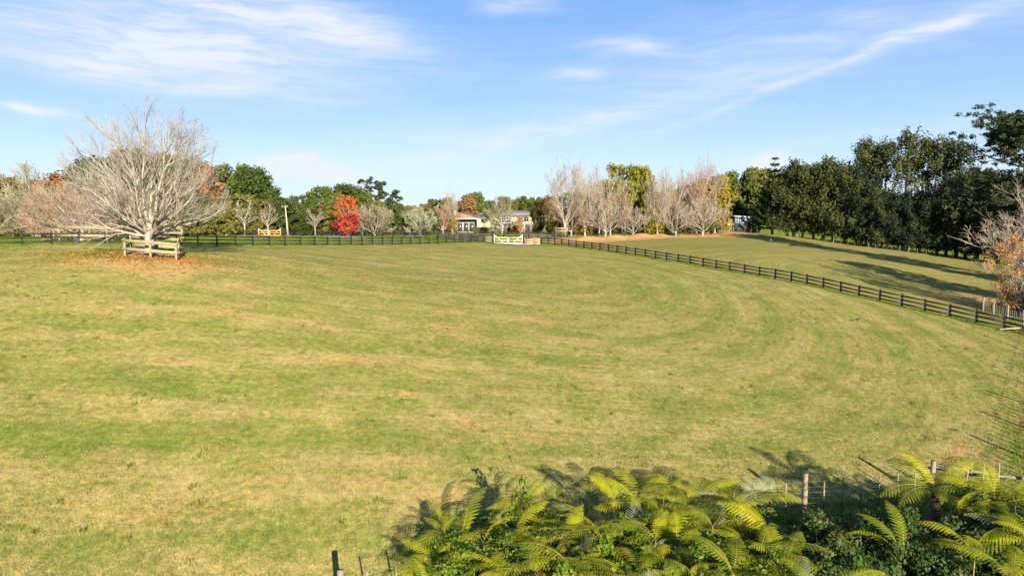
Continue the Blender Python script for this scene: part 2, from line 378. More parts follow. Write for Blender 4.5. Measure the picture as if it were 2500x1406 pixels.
def set_attrs(me, X, Y):
    mw, lu, ba, fa = ground_attrs(X, Y)
    a = me.attributes.new('mow', 'FLOAT_VECTOR', 'POINT'); a.data.foreach_set('vector', np.concatenate([mw, np.zeros((len(X), 1))], 1).astype(np.float32).ravel())
    for nm, arr in (('lush', lu), ('bare', ba), ('far_paddock', fa)):
        a = me.attributes.new(nm, 'FLOAT', 'POINT'); a.data.foreach_set('value', arr.astype(np.float32))
xs = np.concatenate([-np.geomspace(3000, 125, 22)[:-1], np.arange(-120, 120, .62), np.geomspace(120.5, 3000, 22)])
ys = np.concatenate([[-700, -300, -120, -60, -30, -15], np.arange(-6, 205, .62), np.geomspace(206, 4500, 36)])
GX, GY = np.meshgrid(xs, ys); gx, gy = GX.ravel(), GY.ravel(); gzv = gz(gx, gy)
gzv = gzv + .035 * np.sin(gx * .8 + gy * .3) * np.sin(gy * .9)
# the spoil bank of orange earth at the far corner
bk = [xy(1420, 142), xy(1500, 150), xy(1560, 158), xy(1600, 162)]
gzv = gzv + .8 * np.exp(-(seg_dist(gx, gy, bk) / 2.6) ** 2) * (.7 + .3 * np.sin(gx * .9))
nx, ny = len(xs), len(ys)
i = np.arange(ny - 1)[:, None] * nx; j = np.arange(nx - 1)[None, :]
Q = np.stack([i + j, i + j + 1, i + j + 1 + nx, i + j + nx], 2).reshape(-1, 4)
mb = MB(); mb.add(np.stack([gx, gy, gzv], 1), Q); gme = mb.mesh('ground', True); set_attrs(gme, gx, gy)
go = link('ground', gme, M_ground); go['kind'] = 'structure'

def patch(name, poly, mat, lift=.03, dz=0):
    """a thin sheet of gravel laid on the ground"""
    n_ = len(poly); cxm = np.mean([p[0] for p in poly]); cym = np.mean([p[1] for p in poly]); V = [(cxm, cym)]
    for r_ in (.5, 1.0):
        for p in poly: V.append((cxm + (p[0] - cxm) * r_, cym + (p[1] - cym) * r_))
    V = np.array(V); z = gz(V[:, 0], V[:, 1]) + lift; T = []; Q_ = []
    for k in range(n_):
        k2 = (k + 1) % n_; T.append((0, 1 + k, 1 + k2)); Q_.append((1 + k, 1 + n_ + k, 1 + n_ + k2, 1 + k2))
    b = MB(); b.add(np.column_stack([V, z]), Q_, T); o = b.build(name, mat); o['kind'] = 'structure'; return o
gp = [xy(1203, 126.3), xy(1210, 122.5), xy(1235, 119.5), xy(1262, 118.3), xy(1288, 119.0), xy(1299, 121.5), xy(1284, 125.4), xy(1278, 126.6), xy(1206, 126.9)]
patch('gravel_pad', gp, M_gravel, .13)
patch('lane_track', [xy(800, 136), xy(850, 131.5), xy(900, 128), xy(902, 131), xy(850, 136), xy(800, 141)], M_gravel, .11)
patch('driveway', [xy(612, 146.5), xy(640, 144.6), xy(690, 146), xy(693, 150), xy(690, 152), xy(632, 152)], M_gravel, .12)

# ------------------------------------------------------------------ post and rail fences
def resample(line, step):
    P = np.array(line, float); d = np.hypot(*np.diff(P, axis=0).T); s = np.concatenate([[0], np.cumsum(d)])
    k = max(1, round(s[-1] / step)); q = np.linspace(0, s[-1], k + 1)
    return np.stack([np.interp(q, s, P[:, 0]), np.interp(q, s, P[:, 1])], 1)
rnd = random.Random(7)
post_mesh = {}
def rail_fence(name, label, line, step, mat, h=1.22, rails=(.32, .70, 1.08), pw=.15, rh=.15, side=-1, rail_mat=None, group=None, skip_last=False):
    P = resample(line, step); z = gz(P[:, 0], P[:, 1])
    t = thing(name, label, 'fence', (P[0, 0], P[0, 1], z[0]), group=group); base = np.array([P[0, 0], P[0, 1], z[0]])
    key = (h, pw, mat.name)
    if key not in post_mesh:
        b = MB(); b.box((0, 0, h / 2 - .15), (pw, pw, h + .3)); b.box((0, 0, h + .012), (pw * .96, pw * .96, .024), taper=.6); post_mesh[key] = b.mesh('post')
    dirs = np.gradient(P, axis=0); dirs /= np.hypot(*dirs.T)[:, None]; nrm = np.stack([-dirs[:, 1], dirs[:, 0]], 1) * side
    for k in range(len(P)):
        o = link('post', post_mesh[key], mat, t); o.location = (P[k, 0] - base[0], P[k, 1] - base[1], z[k] - base[2] + rnd.uniform(-.03, .03))
        o.rotation_euler = (rnd.gauss(0, .022), rnd.gauss(0, .022), math.atan2(dirs[k, 1], dirs[k, 0]))
    for r_ in rails:
        b = MB()
        for k in range(len(P) - 1):
            a = np.array([*(P[k] + nrm[k] * (pw / 2 + .021)), z[k] + r_ + rnd.uniform(-.028, .028)]) - base
            c = np.array([*(P[k + 1] + nrm[k + 1] * (pw / 2 + .021)), z[k + 1] + r_ + rnd.uniform(-.028, .028)]) - base
            e = (c - a) / np.linalg.norm(c - a) * .004
            b.bar(a + e, c - e, .038, rh)
        b.build('rail', rail_mat or mat, t)
    return t
rail_fence('paddock_fence', 'long black three-rail fence crossing behind the large bare tree to the near gate', FRONT, 2.35, M_black)
rail_fence('paddock_fence', 'black three-rail fence running from the near gate down to the right edge', RIGHT, 2.30, M_black, side=-1)
rail_fence('lane_fence', 'black fence of the lane that closes in on the long front fence', LANE, 2.6, M_black, h=1.25)
rail_fence('lane_fence', 'farther black fence of the lane, along the house lawn', BACK, 3.0, M_black, h=1.25)
rail_fence('lane_fence', 'short black fence corner right of the near gate, below the grey yard panels', BACK2, 2.3, M_black, h=1.35)
rail_fence('lane_fence', 'short dark fence left of the far gate, against the hedge', LEFTB, 1.9, M_black, h=1.3)
gL, gR = np.array(xy(1208.5, 126.8)), np.array(xy(1273.5, 126.2))
rail_fence('panel_fence', 'greyish green rail panel between the black fence and the near gate', [xy(1185, 126.6), xy(1201, 126.8)], 1.3, mat_solid('mossy_timber', (.17, .17, .11), (.10, .11, .07)), rh=.2)
rail_fence('panel_fence', 'reddish brown fence panel with pale rails right of the near gate', [xy(1282, 126), xy(1322, 125.4)], 1.5, M_brown, h=1.3, rails=(.16, .52, .88), rh=.13, rail_mat=M_palew)
b = MB()
P2 = [xy(1282, 126.3), xy(1322, 125.7)]
za, zb = g1(*P2[0]), g1(*P2[1])
for r_ in (.34, .70, 1.08): b.bar((*P2[0], za + r_), (*P2[1], zb + r_), .03, .20)
bo = b.build('backing_boards', M_brown); tag(bo, 'brown boards fixed behind the pale rails right of the near gate', 'boards')

# ------------------------------------------------------------------ gates
def gate_leaf(p, q, zb, label, grp, hinge_first, mat):
    """p,q plan points of the hinge and latch ends"""
    p = np.array(p); q = np.array(q); d = q - p; W = np.hypot(*d); ang = math.atan2(d[1], d[0])
    t = thing('gate_leaf', label, 'gate', (p[0], p[1], zb), ang, grp)
    def X(x, z, y=0): return (x, y, z)
    b = MB(); b.box((.06, 0, .90), (.13, .07, 1.66)); b.box((.06, 0, 1.75), (.13, .07, .05), taper=.4); b.build('hinge_stile', mat, t)
    b = MB(); b.box((W - .06, 0, .66), (.12, .07, 1.18)); b.build('latch_stile', mat, t)
    for zz, hh in ((1.17, .14), (.66, .11), (.14, .15)):
        b = MB(); b.box((W / 2, .0, zz), (W - .26, .045, hh)); b.build('rail', mat, t)
    sgn = 1 if (ang > -pi / 2 and ang < pi / 2) else -1
    b = MB(); b.bar((.05, -.062 * sgn, 1.66), (W * .72, -.062 * sgn, .12), .045, .12); b.build('brace', mat, t)
    for zz in (.3, 1.1):
        b = MB(); b.box((-.03, -.05 * sgn, zz), (.22, .02, .06)); b.build('hinge', M_black, t)
    return t
def gate_pair(uL, uR, YL, YR, which, mat, s=1.0, posts=True):
    A_, B_ = np.array(xy(uL, YL)), np.array(xy(uR, YR)); d = (B_ - A_) / np.hypot(*(B_ - A_)); zb = (g1(*A_) + g1(*B_)) / 2
    W = np.hypot(*(B_ - A_)); Mid = (A_ + B_) / 2
    for k, (Pp, nm) in enumerate(((A_, 'left'), (B_, 'right'))):
        sg = -1 if k == 0 else 1; c = Pp + d * sg * .22
        t = thing('gatepost', f'thick black gatepost on the {nm} of the {which}', 'gatepost', (c[0], c[1], g1(*c)))
        b = MB(); b.box((0, 0, .80), (.34, .34, 2.2)); b.build('shaft', M_black, t)
        b = MB(); b.box((0, 0, 1.925), (.38, .38, .05)); b.box((0, 0, 1.98), (.36, .36, .06), taper=.35); b.build('cap', M_black, t)
    gate_leaf(A_, Mid - d * .02, zb, f'left leaf of the {which}', 'gate leaves', 1, mat)
    gate_leaf(B_, Mid + d * .02, zb, f'right leaf of the {which}', 'gate leaves', 0, mat)
gate_pair(1206, 1276, 126.8, 126.2, 'cream timber gate beside the pale rail panel', mat_solid('cream_timber', (.56, .47, .32), (.48, .39, .25), 3, .7, .1))
gate_pair(631, 686, 150, 150, 'far orange timber gate by the power pole', mat_solid('orange_timber', (.56, .32, .12), (.46, .25, .09), 3, .7, .1))

# ------------------------------------------------------------------ tree guards (square timber pens)
def pen(u0, u1, Y, depth, h, rails, label, mid=True, mat=M_weather, skew=-.42, rh=.22):
    A_ = np.array(xy(u0, Y)); B_ = np.array(xy(u1, Y - .15)); n_ = np.array([skew, 1.0]); n_ /= np.hypot(*n_)
    C_, D_ = B_ + n_ * depth, A_ + n_ * depth; base = np.array([*A_, g1(*A_)])
    t = thing('tree_guard', label, 'tree guard', tuple(base))
    cor = [A_, B_, C_, D_]; pp = list(cor) + ([(A_ + B_) / 2, (C_ + D_) / 2] if mid else [])
    for p in pp:
        b = MB(); b.box((0, 0, h / 2 - .1), (.15, .15, h + .2)); b.box((0, 0, h + .02), (.15, .15, .04), taper=.7)
        o = b.build('post', mat, t); o.location = np.array([*p, g1(*p)]) - base
    for k in range(4):
        p, q = cor[k], cor[(k + 1) % 4]; d = (q - p) / np.hypot(*(q - p)); out = np.array([d[1], -d[0]]) * (.097 if k % 2 == 0 else .10)
        for r_ in rails:
            e = d * (.15 if k % 2 == 0 else .06)
            b = MB(); b.bar(np.array([*(p + out - e), g1(*p) + r_]) - base, np.array([*(q + out + e), g1(*q) + r_]) - base, .045, rh)
            b.build('rail', mat, t)
    return t
pen(306, 431, 51, 3.4, 1.32, (.62, 1.24), 'weathered square timber guard around the large bare tree')
pen(146, 262, 74, 4.0, 1.75, (.75, 1.62), 'pale wide-board timber guard behind the fence, around the pinkish bare tree', rh=.3)
pen(92, 172, 88, 4.0, 1.15, (.55, 1.08), 'low pale timber guard at the left with many stakes, under the drooping trees', rh=.16)
pen(402, 444, 86, 3.0, 1.75, (1.05, 1.65), 'pale timber guard seen just right of the large bare tree trunk', mid=False, rh=.2)

# ------------------------------------------------------------------ tree makers
def rot_about(v, ax, a):
    ax = ax / (np.linalg.norm(ax) + 1e-9); return v * cos(a) + np.cross(ax, v) * sin(a) + ax * (ax @ v) * (1 - cos(a))
def perp(v, rng):
    r_ = rng.normal(size=3); p = r_ - v * (r_ @ v); return p / (np.linalg.norm(p) + 1e-9)
def bare_mesh(seed, H, Rw, limbs, trunk_h, levels, upright=.5, wig=.10, kids=(7, 6, 4), r0=.2, droop=0, amin=0, amax=80, tmin=.006, mid=.42, lat=.62):
    """bare tree: returns trunk and crown builders. Envelope is an ellipsoid of half width Rw reaching height H"""
    rng = np.random.default_rng(seed); T, B = MB(), MB()
    lean = rng.normal(size=2) * .03
    P = [np.array([lean[0] * z * trunk_h, lean[1] * z * trunk_h, -.3 + z * (trunk_h + .3)]) for z in np.linspace(0, 1, 5)]
    T.tube(P, [r0 * 1.6, r0 * 1.15, r0, r0 * .95, r0 * .9], 8); top = P[-1]
    cz = H * mid
    def reach(o, d):
        q = np.array([o[0] / Rw, o[1] / Rw, (o[2] - cz) / (H - cz)]); e = np.array([d[0] / Rw, d[1] / Rw, d[2] / ((H - cz) if d[2] > 0 else cz)])
        a_, b_, c_ = e @ e, q @ e, q @ q - 1
        return (-b_ + math.sqrt(max(b_ * b_ - a_ * c_, 0))) / a_ if a_ > 0 else 0
    def grow(o, d, L, r, lev):
        ns = 6 if lev == 0 else (5 if lev == 1 else 3); p = o.copy(); pts_ = [p.copy()]; ds_ = [d.copy()]
        for k in range(ns):
            d = d + rng.normal(size=3) * wig * (1.25 if lev == 0 else (1 if lev < 2 else 1.3))
            if lev > 0: d[2] += upright * .10 * (1 - lev * .05) - droop * (.12 if lev > 0 else .0)
            d /= np.linalg.norm(d); p = p + d * L / ns; pts_.append(p.copy()); ds_.append(d.copy())
        rr = tmin + (r - tmin) * (1 - np.linspace(0, 1, ns + 1)) ** (1.25 if lev == 0 else .9) if r > tmin else np.full(ns + 1, tmin)
        (T if lev == 0 else B).tube(pts_, rr, 6 if lev == 0 else (4 if lev == 1 else 3), cap=False)
        if lev >= levels: return
        k_n = kids[min(lev, len(kids) - 1)]
        for k in range(k_n):
            t = (k + .6 + rng.uniform(-.3, .3)) / k_n; t = min(max(.16 + .82 * t, .1), .98); x = t * ns; i0 = min(int(x), ns - 1); fr = x - i0
            po = pts_[i0] * (1 - fr) + pts_[i0 + 1] * fr; dd = ds_[i0 + 1]
            nd = rot_about(dd, np.cross(dd, perp(dd, rng)), R(rng.uniform(18, 42))); nd /= np.linalg.norm(nd)
            Lk = min(L * lat * (1.15 - t * .75) * rng.uniform(.7, 1.2), reach(po, nd) * 1.03)
            if Lk < .25 * H / 12: continue
            grow(po, nd, Lk, max(r * (1 - .68 * t) * .55, tmin), lev + 1)
        # continuing leader tips
    for k in range(limbs):
        f_ = (k + .5) / limbs; phi = k * 2.39996 + rng.uniform(-.25, .25)
        th = R(amin + (amax - amin) * f_ ** .75 * rng.uniform(.88, 1.08))
        d = np.array([sin(th) * cos(phi), sin(th) * sin(phi), cos(th)])
        o = top * 1.0; o[2] = trunk_h * rng.uniform(.55, 1.0) - (.12 * trunk_h * f_)
        L = reach(o, d) * rng.uniform(.86, 1.02)
        grow(o, d, L, r0 * rng.uniform(.38, .6) * (1 - .35 * f_), 0)
    return T, B
def rhombs(C_, N_, size, rng, aspect=1.7):
    """one small leaf-shaped quad at every centre"""
    n_ = len(C_); N_ = N_ / (np.linalg.norm(N_, axis=1)[:, None] + 1e-9)
    r_ = rng.normal(size=(n_, 3)); a = r_ - N_ * (r_ * N_).sum(1)[:, None]; a /= np.linalg.norm(a, axis=1)[:, None] + 1e-9; b_ = np.cross(N_, a)
    s = size * rng.uniform(.6, 1.35, n_)[:, None]; a = a * s * aspect / 2; b_ = b_ * s / 2
    V = np.stack([C_ - a, C_ + b_ * 1.0 - a * .15, C_ + a, C_ - b_ - a * .15], 1).reshape(-1, 3)
    return V, np.arange(n_ * 4).reshape(-1, 4)
def clump_leaves(mbd, cen, rad, per, size, rng, flat=.75, aspect=1.7, up=.25):
    for c, r_ in zip(cen, rad):
        k = int(per * (r_ / np.mean(rad)) ** 2); d = rng.normal(size=(k, 3)); d /= np.linalg.norm(d, axis=1)[:, None]
        q = d * (rng.uniform(0, 1, (k, 1)) ** .45) * r_ * (1 + .25 * rng.normal(size=(k, 1)) * .5); q[:, 2] *= flat
        N_ = d * .8 + rng.normal(size=(k, 3)) * .55 + np.array([0, 0, up])
        V, Q_ = rhombs(c + q, N_, size, rng, aspect); mbd.add(V, Q_)
def limb(T, a, b_, r0, r1, rng, sides=4, sag=.08):
    a, b_ = np.array(a, float), np.array(b_, float); L = np.linalg.norm(b_ - a); P = []
    off = rng.normal(size=3) * L * sag
    for t in np.linspace(0, 1, 5): P.append(a * (1 - t) + b_ * t + off * sin(pi * t) + np.array([0, 0, -L * .06 * sin(pi * t)]))
    T.tube(P, np.linspace(r0, r1, 5), sides, cap=False)
def leafy_mesh(seed, H=10, Rw=3.5, trunk_h=1.5, shape='round', K=46, per=85, size=.34, cr=.125, r0=.22, stems=1, gap=.0, flat=.75, low=.16):
    rng = np.random.default_rng(seed); T, B = MB(), MB(); cen = []; tries = 0
    while len(cen) < K and tries < 6000:
        tries += 1; h = rng.uniform(low, .95); phi = rng.uniform(0, 2 * pi); lob = 1 + .22 * sin(3 * phi + seed) + .12 * sin(5 * phi + h * 9)
        if shape == 'round': e = math.sqrt(max(0, 1 - ((h - .55) / .47) ** 2))
        elif shape == 'cone': e = (1 - h) * 1.05 + .08
        elif shape == 'column': e = min(1, (1.02 - h) * 4.5) * (.78 + .22 * sin(h * 7 + seed))
        elif shape == 'vase': e = math.sqrt(max(0, 1 - ((h - .68) / .36) ** 2))
        elif shape == 'umbrella': e = 1.0 if h > .72 else (.55 if h > .5 and rng.random() < .3 else 0)
        else: e = 1
        if e <= .05: continue
        rr = e * Rw * lob * rng.uniform(.25, 1) ** .5 * .88
        c = np.array([rr * cos(phi), rr * sin(phi), h * H])
        if gap and cen and min(np.linalg.norm(c - q) for q in cen) < gap * cr * H: continue
        cen.append(c)
    cen = np.array(cen); rad = cr * H * rng.uniform(.65, 1.3, len(cen))
    cen[:, 2] = np.minimum(cen[:, 2], H - rad * flat * .8)
    clump_leaves(B, cen, rad, per, size, rng, flat)
    for s_ in range(stems):
        ang = s_ * 2.4 + seed; bx, by = (.0, .0) if stems == 1 else (.25 * cos(ang), .25 * sin(ang))
        tx, ty = bx * 3 + rng.normal() * .15, by * 3 + rng.normal() * .15; th = H * (.9 if shape in ('cone', 'column') else .72)
        P = [(bx + (tx - bx) * t + .08 * sin(t * 5 + s_), by + (ty - by) * t, -.3 + t * (th + .3)) for t in np.linspace(0, 1, 7)]
        T.tube(P, np.linspace(r0 * 1.25, r0 * .2, 7) / (1 if stems == 1 else 1.5), 7)
    for k in rng.choice(len(cen), min(len(cen), 26), replace=False):
        c = cen[k]; z0 = max(trunk_h, c[2] * .62); limb(T, (0, 0, z0), c, r0 * .38, r0 * .1, rng)
    return T, B
VAR = {}
def variant(key, maker, *a, **k):
    T, B = maker(*a, **k); VAR[key] = (T.mesh(key + '_trunk', True), B.mesh(key + '_crown'), k.get('H', 10) if 'H' in k else a[1])
def place_tree(key, u, Y, top_v, label, leaf, bark, name='tree', cat='tree', group=None, wid=1.0, rz=None, base_dz=0, pos=None):
    tm, cm, H0 = VAR[key]; x, y, z = at(u, Y) if pos is None else (pos[0], pos[1], g1(*pos[:2])); z += base_dz
    H = (top_z(top_v, y) - z) if top_v is not None else H0
    s = H / H0; rz = rnd.uniform(0, 6.28) if rz is None else rz
    t = thing(name, label, cat, (x, y, z), rz, group, (s * wid, s * wid, s))
    link('trunk', tm, bark, t); link('crown', cm, leaf, t); return t
L_dark = mat_leaf('dark_green_leaves', (.022, .042, .010), (.060, .085, .016), (.085, .098, .016))
L_mid = mat_leaf('mid_green_leaves', (.045, .068, .014), (.095, .115, .022), (.12, .115, .028))
L_olive = mat_leaf('olive_leaves', (.075, .080, .018), (.165, .155, .038), (.13, .085, .03))
L_cas = mat_leaf('casuarina_needles', (.010, .020, .008), (.088, .100, .030), (.100, .086, .034), .22, .7, .35, .04)
L_casd = mat_leaf('dark_casuarina_needles', (.006, .014, .009), (.036, .050, .022), (.052, .052, .026), .18, .7, .35, .04)
L_yg = mat_leaf('yellow_green_leaves', (.10, .12, .012), (.20, .185, .02), (.21, .16, .02))
L_yel = mat_leaf('yellow_autumn_leaves', (.15, .115, .012), (.27, .185, .02), (.10, .10, .02))
L_red = mat_leaf('red_autumn_leaves', (.32, .035, .022), (.50, .12, .035), (.24, .10, .04))
L_crim = mat_leaf('crimson_autumn_leaves', (.20, .012, .028), (.36, .03, .045), (.13, .04, .025))
L_rust = mat_leaf('rust_autumn_leaves', (.18, .085, .035), (.27, .145, .06), (.14, .11, .035))
L_orange = mat_leaf('orange_brown_leaves', (.30, .13, .035), (.42, .21, .06), (.17, .13, .035))
L_norf = mat_leaf('norfolk_pine_needles', (.018, .040, .014), (.045, .070, .020), None, .15)
L_umb = mat_leaf('pine_needles', (.016, .036, .018), (.052, .072, .022), (.080, .080, .022), .2)
L_brown = mat_leaf('bronze_leaves', (.10, .072, .02), (.18, .12, .035), (.09, .09, .02))

ORD = ('first second third fourth fifth sixth seventh eighth ninth tenth eleventh twelfth thirteenth fourteenth fifteenth sixteenth seventeenth eighteenth nineteenth twentieth twenty-first twenty-second twenty-third twenty-fourth').split()
# --- variants
variant('spread', bare_mesh, 5, 8, 6.2, 16, .9, 3, .7, .10, (8, 6, 4), .17, 0, 8, 82, .014)
variant('upright', bare_mesh, 11, 18, 5.0, 12, 2.0, 3, 1.4, .10, (9, 5, 3), .24, 0, 3, 44, .017, .5)
variant('upright2', bare_mesh, 23, 18, 5.6, 10, 3.2, 3, 1.2, .12, (9, 5, 3), .25, 0, 2, 56, .017, .5)
variant('lowspread', bare_mesh, 37, 9, 6.5, 11, 1.4, 3, .6, .13, (7, 5, 3), .20, 0, 12, 74, .024)
variant('droop', bare_mesh, 41, 10, 8.5, 20, 1.6, 3, .1, .11, (9, 7, 4), .20, .6, 5, 100, .022, .55)
variant('smallvase', bare_mesh, 53, 7, 3.8, 13, .7, 3, .9, .10, (8, 6, 4), .15, 0, 8, 66, .026)
variant('upright3', bare_mesh, 67, 18, 4.2, 9, 4.6, 3, 1.5, .12, (9, 5, 3), .26, 0, 2, 42, .017, .55)
variant('sparsebare', bare_mesh, 69, 9, 2.6, 7, 2.6, 2, 1.0, .15, (6, 4), .15, 0, 6, 52, .03, .55)
variant('roundA', leafy_mesh, 1, H=12, Rw=5.0, K=60, per=95, size=.42, trunk_h=1.2, low=.1)
variant('roundB', leafy_mesh, 2, H=12, Rw=4.6, K=52, per=95, size=.42, trunk_h=1.5, low=.12, gap=.6)
variant('roundC', leafy_mesh, 3, H=14, Rw=5.4, K=64, per=95, size=.45, trunk_h=2.5, low=.2, gap=.7, stems=2)
variant('vaseA', leafy_mesh, 4, H=14, Rw=5.0, K=34, per=95, size=.40, shape='vase', trunk_h=4, gap=.9, stems=2, low=.42, cr=.10)
variant('coneA', leafy_mesh, 5, H=12, Rw=3.6, K=56, per=90, size=.40, shape='cone', trunk_h=.8, low=.06)
variant('columnA', leafy_mesh, 6, H=10, Rw=2.3, K=58, per=90, size=.36, shape='column', trunk_h=.8, low=.05, cr=.10)
variant('columnB', leafy_mesh, 7, H=10, Rw=2.7, K=58, per=90, size=.36, shape='column', trunk_h=.8, low=.10, cr=.11, gap=.5)
variant('small', leafy_mesh, 8, H=4, Rw=1.9, K=34, per=70, size=.22, trunk_h=.4, low=.1, r0=.1)
variant('autumn', leafy_mesh, 9, H=10, Rw=3.6, K=84, per=23, size=.27, trunk_h=.8, low=.06, cr=.09, gap=.8, stems=2)
variant('sparse', leafy_mesh, 10, H=12, Rw=3.6, K=50, per=42, size=.34, trunk_h=1.5, low=.12, cr=.09, gap=.8, stems=2)

def casuarina_mesh(seed, H, Rw, bare_low=.16, K=85, top_only=None, per=70):
    rng = np.random.default_rng(seed); T, B = MB(), MB()
    P = [(.25 * sin(t * 3 + seed), .2 * sin(t * 4 + seed * 2), -.4 + t * H * .95) for t in np.linspace(0, 1, 9)]
    T.tube(P, np.linspace(.42, .07, 9), 8)
    for k in range(K):
        h = rng.uniform(bare_low, .97); phi0 = rng.uniform(0, 2 * pi)
        if top_only and rng.random() > .35 and h < top_only: continue
        e = (min(1, (1.06 - h) * 3.4) * (.70 + .38 * sin(h * 13 + seed + phi0 * 2))) * (1 if h > bare_low + .08 else .7); phi = phi0
        rr = Rw * max(e, .22) * rng.uniform(.25, 1) ** .6; z = h * H; c = np.array([rr * cos(phi), rr * sin(phi), z])
        z0 = max(z - rr * .55, H * .08); limb(T, (P[4][0] * .5, 0, z0), c, .07, .02, rng)
        for j in range(3):      # feathery sprays, longer than wide
            cc = c + rng.normal(size=3) * np.array([.55, .55, .5]); n_ = per // 3
            d = rng.normal(size=(n_, 3)) * np.array([.42, .42, .62])
            d[:, 2] += .3 * np.abs(d[:, 0]); N_ = rng.normal(size=(n_, 3)) + np.array([cos(phi), sin(phi), .1]) * .8
            V, Q_ = rhombs(cc + d, N_, .30, rng, 2.4); B.add(V, Q_)
    return T, B
for nm, sd_ in (('casA', 3), ('casB', 8), ('casC', 15)):
    T, B = casuarina_mesh(sd_, 19, 5.6, .12, 138); VAR[nm] = (T.mesh(nm + '_trunk', True), B.mesh(nm + '_crown'), 19)
T, B = casuarina_mesh(21, 27, 5.4, .2, 105, .56, 50); VAR['tallA'] = (T.mesh('tallA_trunk', True), B.mesh('tallA_crown'), 27)
T, B = casuarina_mesh(29, 27, 5.8, .2, 92, .6, 50); VAR['tallB'] = (T.mesh('tallB_trunk', True), B.mesh('tallB_crown'), 27)

# --- the large bare tree in its guard
T, B = bare_mesh(78, 12.1, 6.4, 24, 2.3, 4, .9, .11, (9, 6, 4, 3), .34, 0, 3, 70, .0045, .40, .60)
x, y, z = at(368, 52.4)
t = thing('bare_tree', 'large spreading leafless tree with pale branches inside the front timber guard', 'tree', (x, y, z))
T.build('trunk', M_barkw, t, True); link('crown', B.mesh('crown'), mat_solid('twig_bark', (.31, .275, .225), (.175, .14, .115), .5, .9, .1, spec=.1), t)
# fallen sticks in the guard
rng = np.random.default_rng(5); b = MB()
for k in range(40):
    px, py = x + rng.uniform(-1.6, 1.6), y + rng.uniform(-1.0, 1.2); a_ = rng.uniform(0, pi); L = rng.uniform(.4, 1.3); zz = g1(px, py)
    b.tube([(px - cos(a_) * L / 2, py - sin(a_) * L / 2, zz + .05), (px, py, zz + rng.uniform(.06, .25)), (px + cos(a_) * L / 2, py + sin(a_) * L / 2, zz + .05)], [.02, .018, .01], 4)
o = b.build('fallen_twigs', M_barkw); tag(o, 'litter of fallen grey twigs at the foot of the large bare tree', 'twigs'); o['kind'] = 'stuff'

rng = np.random.default_rng(6); n_ = 5200; a_ = rng.uniform(0, 2 * pi, n_); r_ = np.abs(rng.normal(0, 3.0, n_)); X_ = x + np.cos(a_) * r_ * 1.5; Y_ = y - .6 + np.sin(a_) * r_ * .8
b = MB(); V, Q_ = rhombs(np.stack([X_, Y_, gz(X_, Y_) + .05], 1), rng.normal(size=(n_, 3)) * .35 + (0, 0, 1.), .11, rng, 1.3); b.add(V, Q_); o = b.build('leaf_litter', L_orange); tag(o, 'fallen orange-brown leaves scattered under the large bare tree', 'leaves'); o['kind'] = 'stuff'
# --- left group
place_tree('spread', 198, 77, 425, 'pinkish leafless tree behind the pale board guard, left of the large bare tree', M_barkr, M_barkw, 'bare_tree', wid=1.12)
place_tree('spread', 300, 92, 445, 'reddish leafless tree half hidden behind the large bare tree', M_barkr, M_barkw, 'bare_tree', wid=1.2, rz=2)
place_tree('droop', 98, 90, 455, 'drooping grey-brown leafless tree over the stake guard at the left', M_barkg, M_barkg, 'bare_tree', wid=.85, rz=1)
place_tree('droop', -10, 84, 470, 'drooping grey-brown leafless tree cut by the left edge', M_barkg, M_barkg, 'bare_tree', wid=.95, rz=3.4)
place_tree('lowspread', 90, 112, 392, 'thin leafless tree rising above the drooping trees at the left', M_barkg, M_barkg, 'bare_tree', wid=.75)
place_tree('roundA', 30, 190, 432, 'rust-tinged round tree behind the drooping trees at the left edge', L_brown, M_bark, 'leafy_tree', wid=.8)
place_tree('coneA', 158, 185, 420, 'rust-orange pointed tree above the pinkish bare tree', L_rust, M_bark, 'leafy_tree', wid=1.5)
place_tree('coneA', 105, 195, 436, 'second rust-orange tree, lower and left of the pointed one', L_rust, M_bark, 'leafy_tree', wid=1.2)
for (u, tv, wd_, lf, lab) in ((245, 385, .95, L_dark, 'dark evergreen behind the left half of the large bare tree'), (325, 362, .7, L_dark, 'tallest dark evergreen behind the large bare tree'),
        (410, 375, .8, L_mid, 'olive evergreen behind the right half of the large bare tree'), (470, 385, .8, L_brown, 'bronze evergreen at the right side of the large bare tree')):
    place_tree('roundC', u, 175, tv, lab, lf, M_bark, 'leafy_tree', wid=wd_)
place_tree('coneA', 512, 172, 402, 'rust-coloured tree beside the right twigs of the large bare tree', L_rust, M_bark, 'leafy_tree', wid=1.0)
# tall hedge of shelter trees with pale trunks
for k, u in enumerate(np.linspace(-30, 640, 24)):
    tv = 478 + 8 * sin(k * 1.7) + (0 if 300 < u else 12)
    place_tree('columnB' if k % 2 else 'columnA', u, 163 + 2 * sin(k * 2.1), tv, f'olive shelter tree with pale trunk in the tall hedge, {ORD[k]} from the left edge', L_olive, M_barkw, 'hedge_tree', 'hedge tree', 'shelter trees of the tall left hedge', wid=1.35)
for (u, Y, tv, wd_, lab) in ((598, 158, 478, .6, 'bare pale-limbed tree standing against the left hedge beside the far gate'), (655, 158, 488, .5, 'slender bare tree against the hedge just above the far gate'), (770, 160, 500, .5, 'bare multi-stemmed tree against the hedge right of the power pole')):
    place_tree('sparsebare', u, Y, tv, lab, M_barkw, M_barkw, 'bare_tree', wid=1.1, rz=u)
